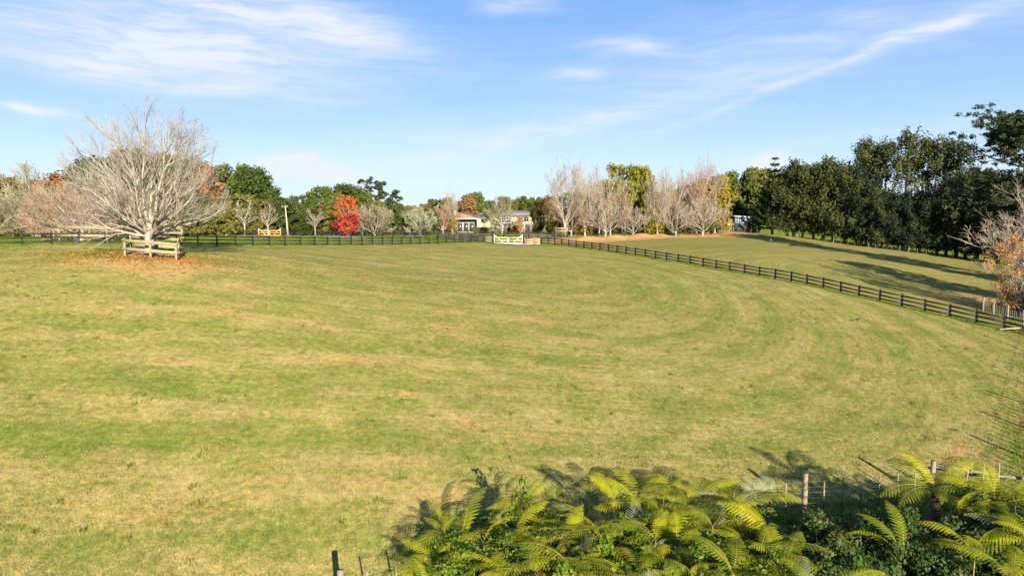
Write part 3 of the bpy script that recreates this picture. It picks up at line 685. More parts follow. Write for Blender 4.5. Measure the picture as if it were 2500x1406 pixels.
# dark round trees right of the bare tree
place_tree('roundA', 572, 185, 402, 'big dark rounded tree right of the large bare tree', L_mid, M_bark, 'leafy_tree', wid=.85)
place_tree('roundC', 622, 180, 407, 'dark tree with gaps in its crown, right of the big rounded one', L_dark, M_bark, 'leafy_tree', wid=.75, rz=.5)
place_tree('roundB', 655, 176, 452, 'dark green tree stepping down towards the power pole', L_dark, M_bark, 'leafy_tree', wid=1.0)
place_tree('roundA', 680, 168, 482, 'low dark tree directly left of the power pole', L_dark, M_bark, 'leafy_tree', wid=.95)
place_tree('vaseA', 730, 185, 476, 'thin open-crowned tree right of the power pole', L_dark, M_bark, 'leafy_tree', wid=.75)
place_tree('roundA', 735, 168, 522, 'dark bushy tree at the foot of the hedge right of the power pole', L_dark, M_bark, 'leafy_tree', wid=1.3)
place_tree('roundB', 785, 185, 455, 'mid green rounded tree left of the red tree', L_mid, M_bark, 'leafy_tree', wid=.85)
place_tree('roundC', 850, 195, 450, 'dark flat-topped evergreen behind the red tree', L_dark, M_bark, 'leafy_tree', wid=1.0)
place_tree('roundB', 893, 192, 470, 'dark evergreen right of the flat-topped one', L_mid, M_bark, 'leafy_tree', wid=.7)
for k, (u, tv) in enumerate(((760, 500), (800, 492), (900, 500), (935, 503), (968, 508), (1000, 520), (1035, 524))):
    place_tree('columnA' if k % 2 else 'columnB', u, 171, tv, f'olive shelter tree left of the red tree, {ORD[k]} from the power pole' if u < 850 else f'olive shelter tree in the hedge right of the red tree, {ORD[k - 2]} rightwards', L_olive if k % 2 else L_mid, M_barkw, 'hedge_tree', 'hedge tree', 'shelter trees either side of the red tree' if u < 850 else 'shelter trees right of the red tree', wid=1.7)
for (u, Y, tv, key, lf, wd_, lab) in ((712, 178, 505, 'roundB', L_mid, 1.0, 'mid green tree filling the gap at the power pole'), (757, 182, 488, 'roundA', L_dark, .7, 'dark tree between the power pole and the rounded tree'), (822, 186, 470, 'roundC', L_olive, .6, 'olive tree just left of the red tree top'),
    (925, 178, 492, 'roundA', L_olive, .9, 'olive tree under the tiered skyline pine'), (968, 180, 497, 'roundB', L_dark, .9, 'dark tree under the low bushy pine'), (1002, 182, 502, 'roundA', L_olive, .9, 'olive-brown tree behind the pale bare tree left of the house'), (1035, 186, 498, 'roundB', L_brown, .8, 'bronze tree behind the lichened bare tree'),
    (1125, 226, 492, 'roundA', L_brown, .7, 'bronze tree left of the rust cone tree'), (1215, 236, 492, 'roundA', L_mid, .8, 'green tree behind the gap between the house wings'), (1255, 238, 488, 'roundC', L_olive, .6, 'olive tree behind the upper roof ridge'), (1290, 236, 486, 'roundB', L_mid, .8, 'green tree behind the right end of the upper roof'), (1338, 215, 478, 'roundA', L_brown, .7, 'bronze tree behind the lower pink-twigged bare tree')):
    place_tree(key, u, Y, tv, lab, lf, M_bark, 'leafy_tree', wid=wd_)
# the red tree: crimson below, orange-red above
t = place_tree('autumn', 848, 156, 474, 'bright red autumn tree, crimson below and orange-red on top', L_red, M_barkw, 'autumn_tree', wid=.86)
tm, cm, H0 = VAR['autumn']; T2, B2 = leafy_mesh(19, H=5.6, Rw=3.7, K=60, per=44, size=.27, trunk_h=.4, low=.08, cr=.13)
o = link('lower_crown', B2.mesh('lower_crown'), L_crim, t); o['label'] = 'crimson lower crown'
# flat umbrella pines on the skyline
def umbrella(u, Y, tv, tiers, lab, lean=.6, sc=1.0):
    x, y, z = at(u, Y); H = top_z(tv, Y) - z; rng = np.random.default_rng(int(u)); T, B = MB(), MB()
    P = [(lean * t * t, 0, -.3 + t * (H - .2)) for t in np.linspace(0, 1, 8)]; T.tube(P, np.linspace(.34, .08, 8), 7)
    for (hf, rw, off) in tiers:
        c = np.array([lean * hf * hf + off, rng.normal() * .5, hf * H]); cen = []
        for k in range(int(8 + rw * 3)):
            a = rng.uniform(0, 2 * pi); r_ = rw * math.sqrt(rng.uniform(0, 1)); cen.append(c + np.array([r_ * cos(a), r_ * sin(a), rng.normal() * .45 + .55 * (1 - r_ / rw)]))
            if k % 2 == 0: limb(T, (lean * hf * hf, 0, hf * H - rw * .45), cen[-1] - np.array([0, 0, .15]), .08, .03, rng)
        clump_leaves(B, np.array(cen), np.full(len(cen), .62), 44, .28, rng, .6)
    t = thing('umbrella_pine', lab, 'pine tree', (x, y, z)); T.build('trunk', M_bark, t, True); B.build('crown', L_umb, t)
umbrella(893, 200, 443, [(.985, 2.3, .0), (.86, 1.2, .9), (.74, 1.4, -.8)], 'flat-topped pine on the skyline, taller of two right of the red tree')
umbrella(926, 200, 449, [(.985, 1.9, .1), (.90, 1.3, -.5), (.80, 2.0, .6), (.70, 1.7, -.4), (.58, 2.3, .3)], 'tiered thin pine beside the flat-topped skyline pine')
umbrella(957, 196, 470, [(.97, 1.6, -.2), (.84, 2.2, .3), (.70, 2.2, -.3), (.55, 2.8, .2), (.38, 2.9, 0)], 'low bushy pine ending the skyline clump above the hedge')
# middle group in front of and beside the house
place_tree('smallvase', 915, 158, 498, 'leafless pale golden tree right of the red tree', M_barkg, M_barkw, 'bare_tree', wid=1.35)
place_tree('smallvase', 884, 160, 500, 'leafless pale tree leaning beside the red tree', M_barkw, M_barkw, 'bare_tree', wid=.8, rz=1)
place_tree('small', 968, 165, 500, 'dark glossy upright shrub between two bare trees', L_dark, M_bark, 'shrub', 'shrub', wid=.62)
place_tree('smallvase', 1026, 160, 503, 'greyish green lichened bare tree before the dark round shrub', mat_solid('lichen_bark', (.27, .28, .17), (.17, .18, .10), 3, .9, .2), M_barkw, 'bare_tree', wid=1.15, rz=2)
place_tree('smallvase', 1000, 166, 512, 'pale bare tree behind the lichened one', M_barkg, M_barkw, 'bare_tree', wid=1.0, rz=3)
place_tree('small', 1056, 166, 520, 'dark round shrub left of the house', L_dark, M_bark, 'shrub', 'shrub', wid=.9)
place_tree('upright', 1104, 172, 440, 'tall sparse bare tree at the left corner of the house', M_barkw, M_barkw, 'bare_tree', wid=.62)
place_tree('lowspread', 1082, 168, 498, 'wide bare tree with last pinkish leaves left of the house', M_barkr, M_barkw, 'bare_tree', wid=.9)
place_tree('sparse', 1092, 170, 520, 'small tree with sparse orange-pink leaves left of the house veranda', L_orange, M_barkw, 'autumn_tree', wid=.9)
place_tree('sparse', 1110, 163, 535, 'low golden-leaved tree in front of the house veranda', L_yel, M_barkw, 'autumn_tree', wid=.9, rz=2)
place_tree('sparse', 1072, 176, 512, 'small red-leaved tree right above the dark round shrub', L_red, M_barkw, 'autumn_tree', wid=.6)
place_tree('small', 1068, 230, 488, 'dark bushy tree behind the house chimney side, first of the skyline row', L_mid, M_bark, 'leafy_tree', wid=1.0)
place_tree('roundB', 1058, 235, 486, 'green tree on the skyline left of the rust cone tree', L_mid, M_bark, 'leafy_tree', wid=.6)
place_tree('roundB', 1092, 240, 482, 'brownish green tree on the skyline behind the tall sparse bare tree', L_brown, M_bark, 'leafy_tree', wid=.6)
place_tree('coneA', 1144, 222, 474, 'rust-red cone-shaped tree behind the house roof', L_rust, M_bark, 'autumn_tree', wid=1.15)
place_tree('roundA', 1163, 232, 470, 'dark green tree right behind the rust cone tree', L_mid, M_bark, 'leafy_tree', wid=.7)
place_tree('roundC', 1195, 245, 490, 'mid green tree low behind the two roofs', L_mid, M_bark, 'leafy_tree', wid=.8)
place_tree('roundB', 1232, 240, 480, 'golden olive tree behind the upper storey', L_olive, M_bark, 'leafy_tree', wid=.75)
place_tree('roundB', 1273, 245, 479, 'dark bluish tree behind the upper roof', L_dark, M_bark, 'leafy_tree', wid=.6)
place_tree('roundA', 1310, 240, 482, 'dark green tree at the right end of the upper roof', L_dark, M_bark, 'leafy_tree', wid=.75)
place_tree('lowspread', 1226, 163, 478, 'pale bare tree standing in front of the house, above the near gate', M_barkg, M_barkw, 'bare_tree', wid=.8, rz=1.2)
place_tree('sparse', 1213, 178, 505, 'tree with a few olive leaves between the two house wings', L_olive, M_barkw, 'leafy_tree', wid=.6)
place_tree('roundB', 1316, 176, 486, 'bronze-green tree at the right end of the house', L_brown, M_bark, 'leafy_tree', wid=.62)
place_tree('small', 1256, 172, 540, 'low orange-leaved shrub in front of the house wall', L_orange, M_bark, 'shrub', 'shrub', wid=.8)
place_tree('sparse', 1270, 168, 528, 'small tree with orange and pink leaves in front of the upper storey', L_orange, M_barkw, 'autumn_tree', wid=.8)
place_tree('small', 1343, 165, 540, 'yellow-green bush beside the grey yard panels', L_yg, M_bark, 'shrub', 'shrub', wid=.9)
# bare tree belt
for (key, u, Y, tv, wd_, lab, mt) in (
    ('upright', 1378, 156, 378, .95, 'tallest bare tree at the left end of the belt, dark-limbed', M_peach), ('upright2', 1345, 166, 470, .8, 'lower pink-twigged bare tree at the very left of the belt', M_barkr),
    ('lowspread', 1395, 158, 480, .9, 'low tangled pinkish bare tree under the tallest one', M_barkr), ('upright', 1428, 158, 395, .9, 'second tall bare tree of the belt with fine pale twigs', M_peach),
    ('upright3', 1462, 160, 388, .75, 'straight pale-trunked bare tree in the middle of the left belt', M_peach), ('upright2', 1490, 160, 440, .8, 'mid-height bare tree left of the green and yellow tree', M_peach),
    ('lowspread', 1478, 156, 478, 1.0, 'wide pale bare tree reaching down to the earth bank', M_peach), ('lowspread', 1545, 158, 500, .9, 'low pale bare tree under the green and yellow tree', M_peach),
    ('upright3', 1525, 162, 430, .65, 'thin bare tree in front of the green and yellow tree', M_barkr), ('upright', 1605, 162, 410, .8, 'bare tree with a white leaning trunk right of the green and yellow tree', M_peach),
    ('upright3', 1640, 166, 395, .85, 'tall bare tree left of the golden tree', M_peach), ('upright', 1700, 172, 376, .80, 'tallest orange-twigged bare tree over the golden tree', M_barkr),
    ('lowspread', 1650, 162, 490, 1.0, 'low sprawling bare tree before the ivy screen', M_peach), ('lowspread', 1715, 166, 480, 1.05, 'sprawling bare tree with pale arching limbs before the golden tree', M_peach),
    ('upright2', 1745, 176, 415, .7, 'bare tree in the right half of the golden tree', M_peach)):
    place_tree(key, u, Y, tv - (20 if tv < 450 else 0), lab, mt, M_barkw, 'bare_tree', 'tree', wid=wd_, rz=u * 1.7)
for k, (u, tv) in enumerate(((1362, 528), (1392, 532), (1425, 526), (1455, 530), (1488, 528), (1520, 532), (1552, 526), (1600, 530), (1628, 528))):
    place_tree('small', u, 172 + (k % 3), tv, f'dark understorey shrub behind the bare trunks, {ORD[k]} rightwards from the yellow-green bush', L_dark if k % 3 else L_brown, M_bark, 'shrub', 'shrub', 'understorey shrubs of the bare belt', wid=1.25)
for (key, u, Y, tv, wd_, lab, mt) in (('upright3', 1410, 168, 400, .7, 'thin bare tree between the two tallest at the left of the belt', M_barkr), ('upright2', 1445, 170, 430, .9, 'reddish-twigged bare tree behind the second tall one', M_barkr),
    ('upright3', 1622, 174, 405, .75, 'slender bare tree right behind the white leaning trunk', M_barkr), ('upright', 1675, 176, 392, .8, 'bare tree just left of the tallest orange-twigged one', M_peach), ('upright2', 1728, 178, 398, .7, 'bare tree just right of the tallest orange-twigged one', M_barkr)):
    place_tree(key, u, Y, tv, lab, mt, M_barkw, 'bare_tree', 'tree', wid=wd_ * .9, rz=u)
place_tree('vaseA', 1520, 172, 398, 'tall green tree tinged orange in the belt, left peak', L_yg, M_bark, 'leafy_tree', wid=.75)
place_tree('roundC', 1563, 172, 405, 'tall green and yellow tree in the middle of the bare belt', L_yg, M_bark, 'leafy_tree', wid=.52)
place_tree('columnB', 1588, 164, 470, 'bright yellow-green narrow tree under the tall green and yellow tree', L_yg, M_bark, 'leafy_tree', wid=1.0)
place_tree('roundA', 1668, 182, 455, 'dark green tree hidden behind the bare trees left of the golden tree', L_mid, M_bark, 'leafy_tree', wid=.9)
place_tree('roundB', 1738, 184, 428, 'golden yellow autumn tree', L_yel, M_bark, 'autumn_tree', wid=.95)
place_tree('columnB', 1748, 178, 446, 'second golden autumn tree, right end of the bare belt', L_yel, M_bark, 'autumn_tree', wid=.95)
place_tree('columnB', 1715, 180, 440, 'golden-green autumn tree behind the sprawling bare tree', L_yg, M_bark, 'autumn_tree', wid=1.2)
place_tree('small', 1410, 162, 535, 'yellow-leaved bush low in the left part of the belt', L_yel, M_bark, 'shrub', 'shrub', wid=1.1)
place_tree('small', 1437, 163, 540, 'golden bush beside the straight pale trunk in the belt', L_yel, M_bark, 'shrub', 'shrub', wid=.8)
for k, (u, tv) in enumerate(((1345, 492), (1400, 470), (1450, 474), (1500, 470), (1550, 480), (1610, 470), (1650, 462))):
    place_tree('roundA', u, 205, tv, f'dim brownish tree far behind the bare belt, {ORD[k]} counted rightwards from the house', (L_brown, L_mid)[k % 2], M_bark, 'leafy_tree', group='trees far behind the bare belt', wid=1.0)
for k, u in enumerate((1648, 1668, 1690, 1712, 1735)):
    place_tree('small', u, 172, 536 + 3 * (k % 2), f'ivy-green shrub in the low screen before the golden tree, {ORD[k]} from the left', L_mid, M_bark, 'shrub', 'shrub', 'shrubs of the low green screen', wid=.75)
# dense green trees, norfolk pine
place_tree('roundA', 1800, 214, 418, 'dense round green tree right of the golden tree', L_mid, M_bark, 'leafy_tree', wid=.85)
place_tree('roundC', 1850, 216, 410, 'dense olive green tree left of the norfolk pine', L_olive, M_bark, 'leafy_tree', wid=.85)
place_tree('roundA', 1778, 212, 440, 'lower green tree touching the golden tree', L_mid, M_bark, 'leafy_tree', wid=.6)
def norfolk(u, Y, tv, lab):
    x, y, z = at(u, Y); H = top_z(tv, Y) - z; rng = np.random.default_rng(4); T, B = MB(), MB()
    T.tube([(0, 0, -.3), (0, 0, H * .5), (0, 0, H)], [.38, .2, .03], 8); h = .10; k = 0
    while h < .985:
        L = (1 - h) * H * .36 + .4; nb = 6
        for q in range(nb):
            a = q * 2 * pi / nb + k * .5; L_ = L * rng.uniform(.85, 1.1); P = []
            for t in np.linspace(0, 1, 6): P.append(np.array([cos(a) * L_ * t, sin(a) * L_ * t, h * H - .18 * L_ * sin(t * 2.2) + .42 * L_ * t * t]))
            T.tube(P, np.linspace(.06, .02, 6), 4, cap=False)
            P = np.array(P); n_ = int(L_ * 46); t = rng.uniform(.12, 1, n_); pos_ = np.stack([np.interp(t, np.linspace(0, 1, 6), P[:, i]) for i in range(3)], 1)
            wdt = .42 * (1.15 - t)[:, None] + .12; side = np.array([-sin(a), cos(a), 0]); pos_ = pos_ + side * rng.normal(size=(n_, 1)) * wdt + np.array([0, 0, 1.]) * rng.uniform(-.1, .2, (n_, 1))
            V, Q_ = rhombs(pos_, rng.normal(size=(n_, 3)) + np.array([0, 0, .5]), .26, rng, 1.8); B.add(V, Q_)
        h += .042 + .045 * h ** 1.5; k += 1
    t = thing('norfolk_pine', lab, 'pine tree', (x, y, z)); T.build('trunk', M_bark, t, True); B.build('crown', L_norf, t)
norfolk(1885, 186, 380, 'tiered norfolk pine rising above the dark tree line')
# the dark row along the wire fence
row_top = [(1922, 410), (1936, 402), (1958, 404), (1985, 402), (2010, 398), (2035, 397), (2062, 410), (2090, 420), (2112, 448), (2140, 462), (2165, 470), (2190, 476), (2216, 468), (2238, 480),
           (2262, 466), (2286, 474), (2308, 455), (2334, 430), (2356, 415), (2384, 430), (2408, 440), (2436, 450), (2462, 440), (2492, 430)]
TL = np.array(TREEL)
for k, (u, tv) in enumerate(row_top):
    # walk along the fence: find depth where the line crosses this column
    Y = np.interp((u - 1250) / F, TL[:, 0] / TL[:, 1], TL[:, 1]) + 2.2
    lf = L_cas if u < 2080 or k % 4 == 1 else L_casd
    place_tree(('casA', 'casB', 'casC')[k % 3], u, Y, tv, f'dark feathery casuarina in the boundary row, {ORD[k]} counted rightwards from the norfolk pine' if u > 2050 else f'olive feathery casuarina in the boundary row, {ORD[k]} counted rightwards from the norfolk pine', lf, M_bark, 'casuarina', 'tree',
               'dark casuarinas of the boundary row' if u > 2050 else 'olive casuarinas at the far end of the row', wid=1.02)
for k, (u, tv, dY, lab) in enumerate(((2100, 338, 7, 'tall loose-crowned tree above the row, leftmost peak'), (2152, 345, 8, 'tall tree with leaning pale limbs above the row, second peak'), (2203, 318, 8, 'tallest of the loose-crowned trees above the row'),
        (2243, 335, 10, 'tall tree just right of the tallest peak of the row'), (2290, 335, 9, 'tall tree with open gaps above the right part of the row'), (2332, 345, 6, 'dark rounded tall tree between the row peaks and the big pine'), (2128, 352, 12, 'tall brownish tree between the first two peaks of the row'))):
    Y = np.interp((u - 1250) / F, TL[:, 0] / TL[:, 1], TL[:, 1]) + dY
    place_tree(('tallA', 'tallB')[k % 2], u, Y, tv, lab, L_casd if u > 2300 else L_cas, M_bark, 'tall_tree', 'tree', wid=.98)
# big pine at the right edge
def big_pine(pos, H, seed, lab, wid=7.0):
    rng = np.random.default_rng(seed); T, B = MB(), MB(); x, y = pos; z = g1(x, y)
    P = [np.array([.5 * sin(t * 2.5), .3 * sin(t * 3), -.4 + t * H * .96]) for t in np.linspace(0, 1, 10)]; T.tube(P, np.linspace(.62, .12, 10), 9)
    def at_h(h): return P[min(int(h * 9), 9)]
    for k in range(96):
        h = rng.uniform(.24, .92) if k % 4 else rng.uniform(.80, .97); phi = k * 2.39996 + rng.uniform(-.3, .3)
        L = wid * (.55 + .55 * math.sin(min(1, (h - .25) / .5) * pi * .62)) * (1.0 if h < .8 else (1.1 - h) * 3.0) * rng.uniform(.45, 1.08); p0 = at_h(h)
        end = p0 + np.array([cos(phi) * L, sin(phi) * L, L * (rng.uniform(.1, .45) if h < .6 else rng.uniform(.4, .95))]); mids = []
        for t in np.linspace(0, 1, 6): mids.append(p0 * (1 - t) + end * t + np.array([0, 0, -.10 * L * sin(pi * t)]))
        T.tube(mids, np.linspace(.16, .04, 6), 5, cap=False); cen = []
        for t in (.45, .62, .76, .88, 1.0):
            for j in range(3):
                c = np.array([np.interp(t, np.linspace(0, 1, 6), np.array(mids)[:, i]) for i in range(3)]) + rng.normal(size=3) * np.array([.75, .75, .38]) * (.6 + L / 9)
                cen.append(c); limb(T, mids[min(int(t * 5), 5)], c, .05, .02, rng, 3)
        clump_leaves(B, np.array(cen), np.full(len(cen), .62), 42, .19, rng, .6, 2.2)
    t = thing('big_pine', lab, 'pine tree', (x, y, z)); T.build('trunk', M_bark, t, True); B.build('crown', L_umb, t)
px = at(2478, 108); big_pine(px[:2], top_z(243, 108) - px[2], 3, 'big open-branched pine at the right edge, tallest tree in view', 8.2)
# bare tree and orange-leaved tree at the right edge
x, y, z = at(2515, 76)
T, B = bare_mesh(94, 15.5, 7.4, 22, 3.2, 4, .5, .13, (8, 6, 4, 3), .26, 0, 5, 88, .012, .5, .55)
t = thing('bare_tree', 'pale leafless tree with long curved limbs at the right edge', 'tree', (x, y, z)); T.build('trunk', M_barkw, t, True); B.build('crown', M_peach, t)
T, B = leafy_mesh(61, H=6.6, Rw=3.1, K=100, per=110, size=.075, trunk_h=.6, low=.1, cr=.075, gap=.7, stems=2)
x, y, z = at(2492, 73); t = thing('russet_tree', 'low tree with dry orange-brown leaves and pale dead limbs at the right edge', 'tree', (x, y, z)); t.scale = (1.18, 1.18, 1.32)
B.build('crown', mat_leaf('dry_orange_leaves', (.36, .18, .07), (.46, .28, .13), (.25, .16, .045), .3), t)
T2, B2 = bare_mesh(63, 6.4, 3.6, 12, .7, 3, .3, .2, (6, 5, 4), .16, 0, 10, 95, .014, .45, .6); T2.build('trunk', M_barkw, t, True); B2.build('dead_twigs', M_barkw, t)
T, B = leafy_mesh(65, H=3.2, Rw=2.2, K=60, per=80, size=.12, trunk_h=.3, low=.05, cr=.13)
x, y, z = at(2500, 74.5); t = thing('russet_shrub', 'brown leafy shrub under the dry orange tree, behind the batten fence', 'shrub', (x, y, z)); B.build('crown', mat_leaf('brown_green_leaves', (.16, .10, .05), (.26, .17, .09), (.07, .10, .02), .3), t); T.build('trunk', M_barkw, t)

# pines outside the right side whose long shadows cross the far paddock
variant('shadowpine', leafy_mesh, 71, H=15, Rw=4.2, K=60, per=60, size=.4, trunk_h=3, low=.25, gap=.6, cr=.10)
place_tree('shadowpine', 0, 0, None, 'tall leafy tree beyond the right edge that shades the far paddock', L_mid, M_bark, 'leafy_tree', pos=(67, 77))
place_tree('shadowpine', 0, 0, None, 'second leafy tree beyond the right edge, nearer the corner of the fences', L_mid, M_bark, 'leafy_tree', pos=(61, 52)).scale = (.8, .8, .62)
place_tree('shadowpine', 0, 0, None, 'third leafy tree beyond the right edge behind the pale leafless one', L_mid, M_bark, 'leafy_tree', pos=(80, 92))

# ------------------------------------------------------------------ house
def house():
    Y = 196.0; x0, _, z0 = at(1103, Y); x1 = at(1188, Y)[0]; x2 = at(1198, Y)[0]; x3 = at(1336, Y)[0]
    zb = top_z(569, Y) - .1
    t = thing('farmhouse', 'cream two-storey house with grey gabled roofs seen through bare garden trees', 'house', (x0, Y, zb)); px_ = Y / F
    wall = mat_solid('cream_plaster', (.33, .28, .205), (.28, .235, .165), 1, .85, .05); roof = mat_solid('grey_roof_sheet', (.125, .115, .125), (.10, .092, .10), .8, .6, .1, (1, 8, 1))
    trim = mat_solid('white_trim', (.36, .35, .33), (.30, .29, .27), 2, .6, 0); timber = mat_solid('cedar_gable', (.24, .13, .065), (.17, .09, .045), 3, .8, .2); dark = mat_solid('dark_glass', (.03, .035, .04), (.05, .055, .06), 2, .15, 0, spec=.6)
    zb0 = min(g1(x0 + dx_, Y + dy_) for dx_ in (0, 12, 27) for dy_ in (0, 9)) - zb
    def B_(name, c, s, m, par=t, **k):
        b = MB(); b.box(c, s, **k); return b.build(name, m, par)
    # left wing: gable end facing the paddock, veranda under it
    W = x1 - x0; eL = 4.3; rx = 3.2; rz_ = 6.0
    hw = 9.4
    B_('wall', (W * .5, 6.2, eL / 2 + zb0 / 2 - .0), (W - 1.2, 7.5, eL - zb0), wall)
    B_('plinth', (W * .42, 1.7, .1 + zb0 / 2), (W * .8, 1.4, .6 - zb0), mat_solid('brick_plinth', (.26, .19, .13), (.2, .14, .1), 8, .9, .2))
    b = MB(); 
    for (a, c) in (((-.9, 4.15), (rx, rz_)), ((rx, rz_), (W + .4, 3.75))):
        b.bar((a[0], 0.2, a[1]), (c[0], .2, c[1]), 11.6, .16, up=(0, 0, 1)) if False else None
        dx_, dz_ = c[0] - a[0], c[1] - a[1]; L = math.hypot(dx_, dz_); ux, uz = dx_ / L, dz_ / L
        V = []
        for (s_, yy, k_) in ((0, -.6, 0), (L, -.6, 0), (L, 10.6, 0), (0, 10.6, 0), (0, -.6, .18), (L, -.6, .18), (L, 10.6, .18), (0, 10.6, .18)):
            V.append((a[0] + ux * s_ - uz * k_, yy, a[1] + uz * s_ + ux * k_))
        b.add(V, [(0, 3, 2, 1), (4, 5, 6, 7), (0, 1, 5, 4), (1, 2, 6, 5), (2, 3, 7, 6), (3, 0, 4, 7)])
    b.build('roof', roof, t)
    b = MB(); b.add([(0, 0, 4.35), (W - 1.3, 0, 4.35), (rx, 0, rz_ - .15), (0, .2, 4.35), (W - 1.3, .2, 4.35), (rx, .2, rz_ - .15)], [(0, 1, 4, 3), (1, 2, 5, 4), (2, 0, 3, 5)], [(0, 2, 1), (3, 4, 5)]); b.build('gable', timber, t)
    B_('veranda_beam', (W * .42, -.05, 4.16), (W * .86, .3, .34), trim)
    for xx in (.25, W * .74): B_('veranda_post', (xx, 0, 2.0 + zb0 / 2), (.34, .34, 4.0 - zb0), trim)
    B_('pillar', (W * .80, .4, 2.0 + zb0 / 2), (.9, .5, 4.0 - zb0), wall)
    for k, xx in enumerate((2.2, 4.0, 5.6)):
        d = B_('glass_door', (xx, 2.40, 1.75), (1.3, .08, 2.4), dark); B_('frame', (xx, 2.44, 1.75), (1.46, .06, 2.56), trim, d)
    # link between wings
    B_('link_wall', ((x1 + x2) / 2 - x0 + .4, 5, 1.75 + zb0 / 2), (x2 - x1 + 2.5, 6, 3.5 - zb0), wall)
    # right block
    ox = x2 - x0; W2 = x3 - x2; h2 = 5.0
    B_('wall', (ox + W2 / 2, 5.5, h2 / 2 + zb0 / 2), (W2, 8, h2 - zb0), wall)
    b = MB(); ra = ox + .5; rb = ox + W2 * .72
    V = [(ra - .5, .6, h2 + .0), (rb + .5, .6, h2), (rb + .5, 10.4, h2), (ra - .5, 10.4, h2), (ra + 1.2, 5.5, h2 + 1.55), (rb - 1.2, 5.5, h2 + 1.55)]
    b.add(V, [(0, 1, 5, 4), (2, 3, 4, 5), (0, 3, 2, 1)], [(1, 2, 5), (3, 0, 4)]); b.build('upper_roof', roof, t)
    b = MB()
    for k in range(int((rb - ra) / .9)): b.box((ra + k * .9, .95, h2 - .16), (.16, .7, .2))
    b.build('rafter_ends', timber, t)
    b = MB(); V = [(rb + .6, .8, 3.0), (ox + W2 + .5, .8, 3.0), (ox + W2 + .5, 9, 3.0), (rb + .6, 9, 3.0), (rb + .6, 5, 4.3), (ox + W2 - 1, 5, 4.3)]
    b.add(V, [(0, 1, 5, 4), (2, 3, 4, 5), (0, 3, 2, 1)], [(1, 2, 5), (3, 0, 4)])
    def window(xx, zz, w_, h_, cols=2):
        g_ = B_('window', (xx, 1.47, zz), (w_, .06, h_), dark)
        b = MB(); b.box((xx, 1.43, zz + h_ / 2), (w_ + .2, .1, .1)); b.box((xx, 1.43, zz - h_ / 2), (w_ + .2, .1, .1))
        for k in range(cols + 1): b.box((xx - w_ / 2 + k * w_ / cols, 1.42, zz), (.09, .1, h_ - .1))
        b.build('frame', trim, g_)
    window(ox + 4.4, 3.75, 2.6, 1.5, 4); window(ox + 1.8, 3.8, .9, 1.3, 1); window(ox + 8.6, 4.0, .8, 1.2, 1); window(ox + 10.2, 4.0, .8, 1.2, 1)
    for xx in (ox + 8.1, ox + 9.1, ox + 9.7, ox + 10.7): B_('shutter', (xx, 1.40, 4.0), (.3, .06, 1.25), mat_solid('brown_shutter', (.13, .07, .06), None, 4))
    for k in range(4): window(ox + 1.3 + k * 1.35, 1.6, 1.0, 2.1, 1)
    for xx in (ox + 7.3, ox + 10.6, ox + 12.7): 
        d = B_('door', (xx, 1.46, 1.25), (1.3, .08, 2.5), mat_solid('brown_door', (.14, .09, .06), None, 4)); B_('frame', (xx, 1.50, 1.3), (1.5, .06, 2.62), trim, d)
    B_('balcony_slab', (ox + 3.6, .9, 2.86), (6.4, 1.2, .16), trim)
    b = MB(); b.box((ox + 3.6, .35, 3.75), (6.4, .06, .06))
    for k in range(17): b.box((ox + .5 + k * .39, .35, 3.33), (.03, .03, .8))
    b.build('balcony_rail', trim, t)
    B_('chimney', (-1.4 + 2.0, 4.5, 5.6), (.9, .9, 1.8), wall)
house()
# clipped hedges in front of the house
def box_hedge(u0, u1, Y, h, dpt, lab, leaf=L_mid):
    a = np.array(xy(u0, Y)); b_ = np.array(xy(u1, Y)); base = np.array([*a, g1(*a)]); L = np.hypot(*(b_ - a)); rng = np.random.default_rng(int(u0))
    t = thing('clipped_hedge', lab, 'hedge', tuple(base), math.atan2(b_[1] - a[1], b_[0] - a[0]))
    b = MB(); b.box((L / 2, dpt / 2, h / 2 - .1), (L - .2, dpt - .2, h)); b.build('stems', M_bark, t)
    n_ = int(L * (h + dpt) * 55); f = rng.uniform(0, 1, n_) < h / (h + dpt); P = np.stack([rng.uniform(0, L, n_), np.where(f, rng.normal(0, .06, n_), rng.uniform(0, dpt, n_)), np.where(f, rng.uniform(0, h, n_), h + rng.normal(0, .06, n_))], 1)
    N_ = rng.normal(size=(n_, 3)) * .6 + np.where(f[:, None], [[0, -1., 0]], [[0, 0, 1.]]); b = MB(); V, Q_ = rhombs(P, N_, .2, rng); b.add(V, Q_); b.build('foliage', leaf, t)
box_hedge(1156, 1203, 190, 1.5, 1.6, 'clipped green hedge in front of the house between its wings')
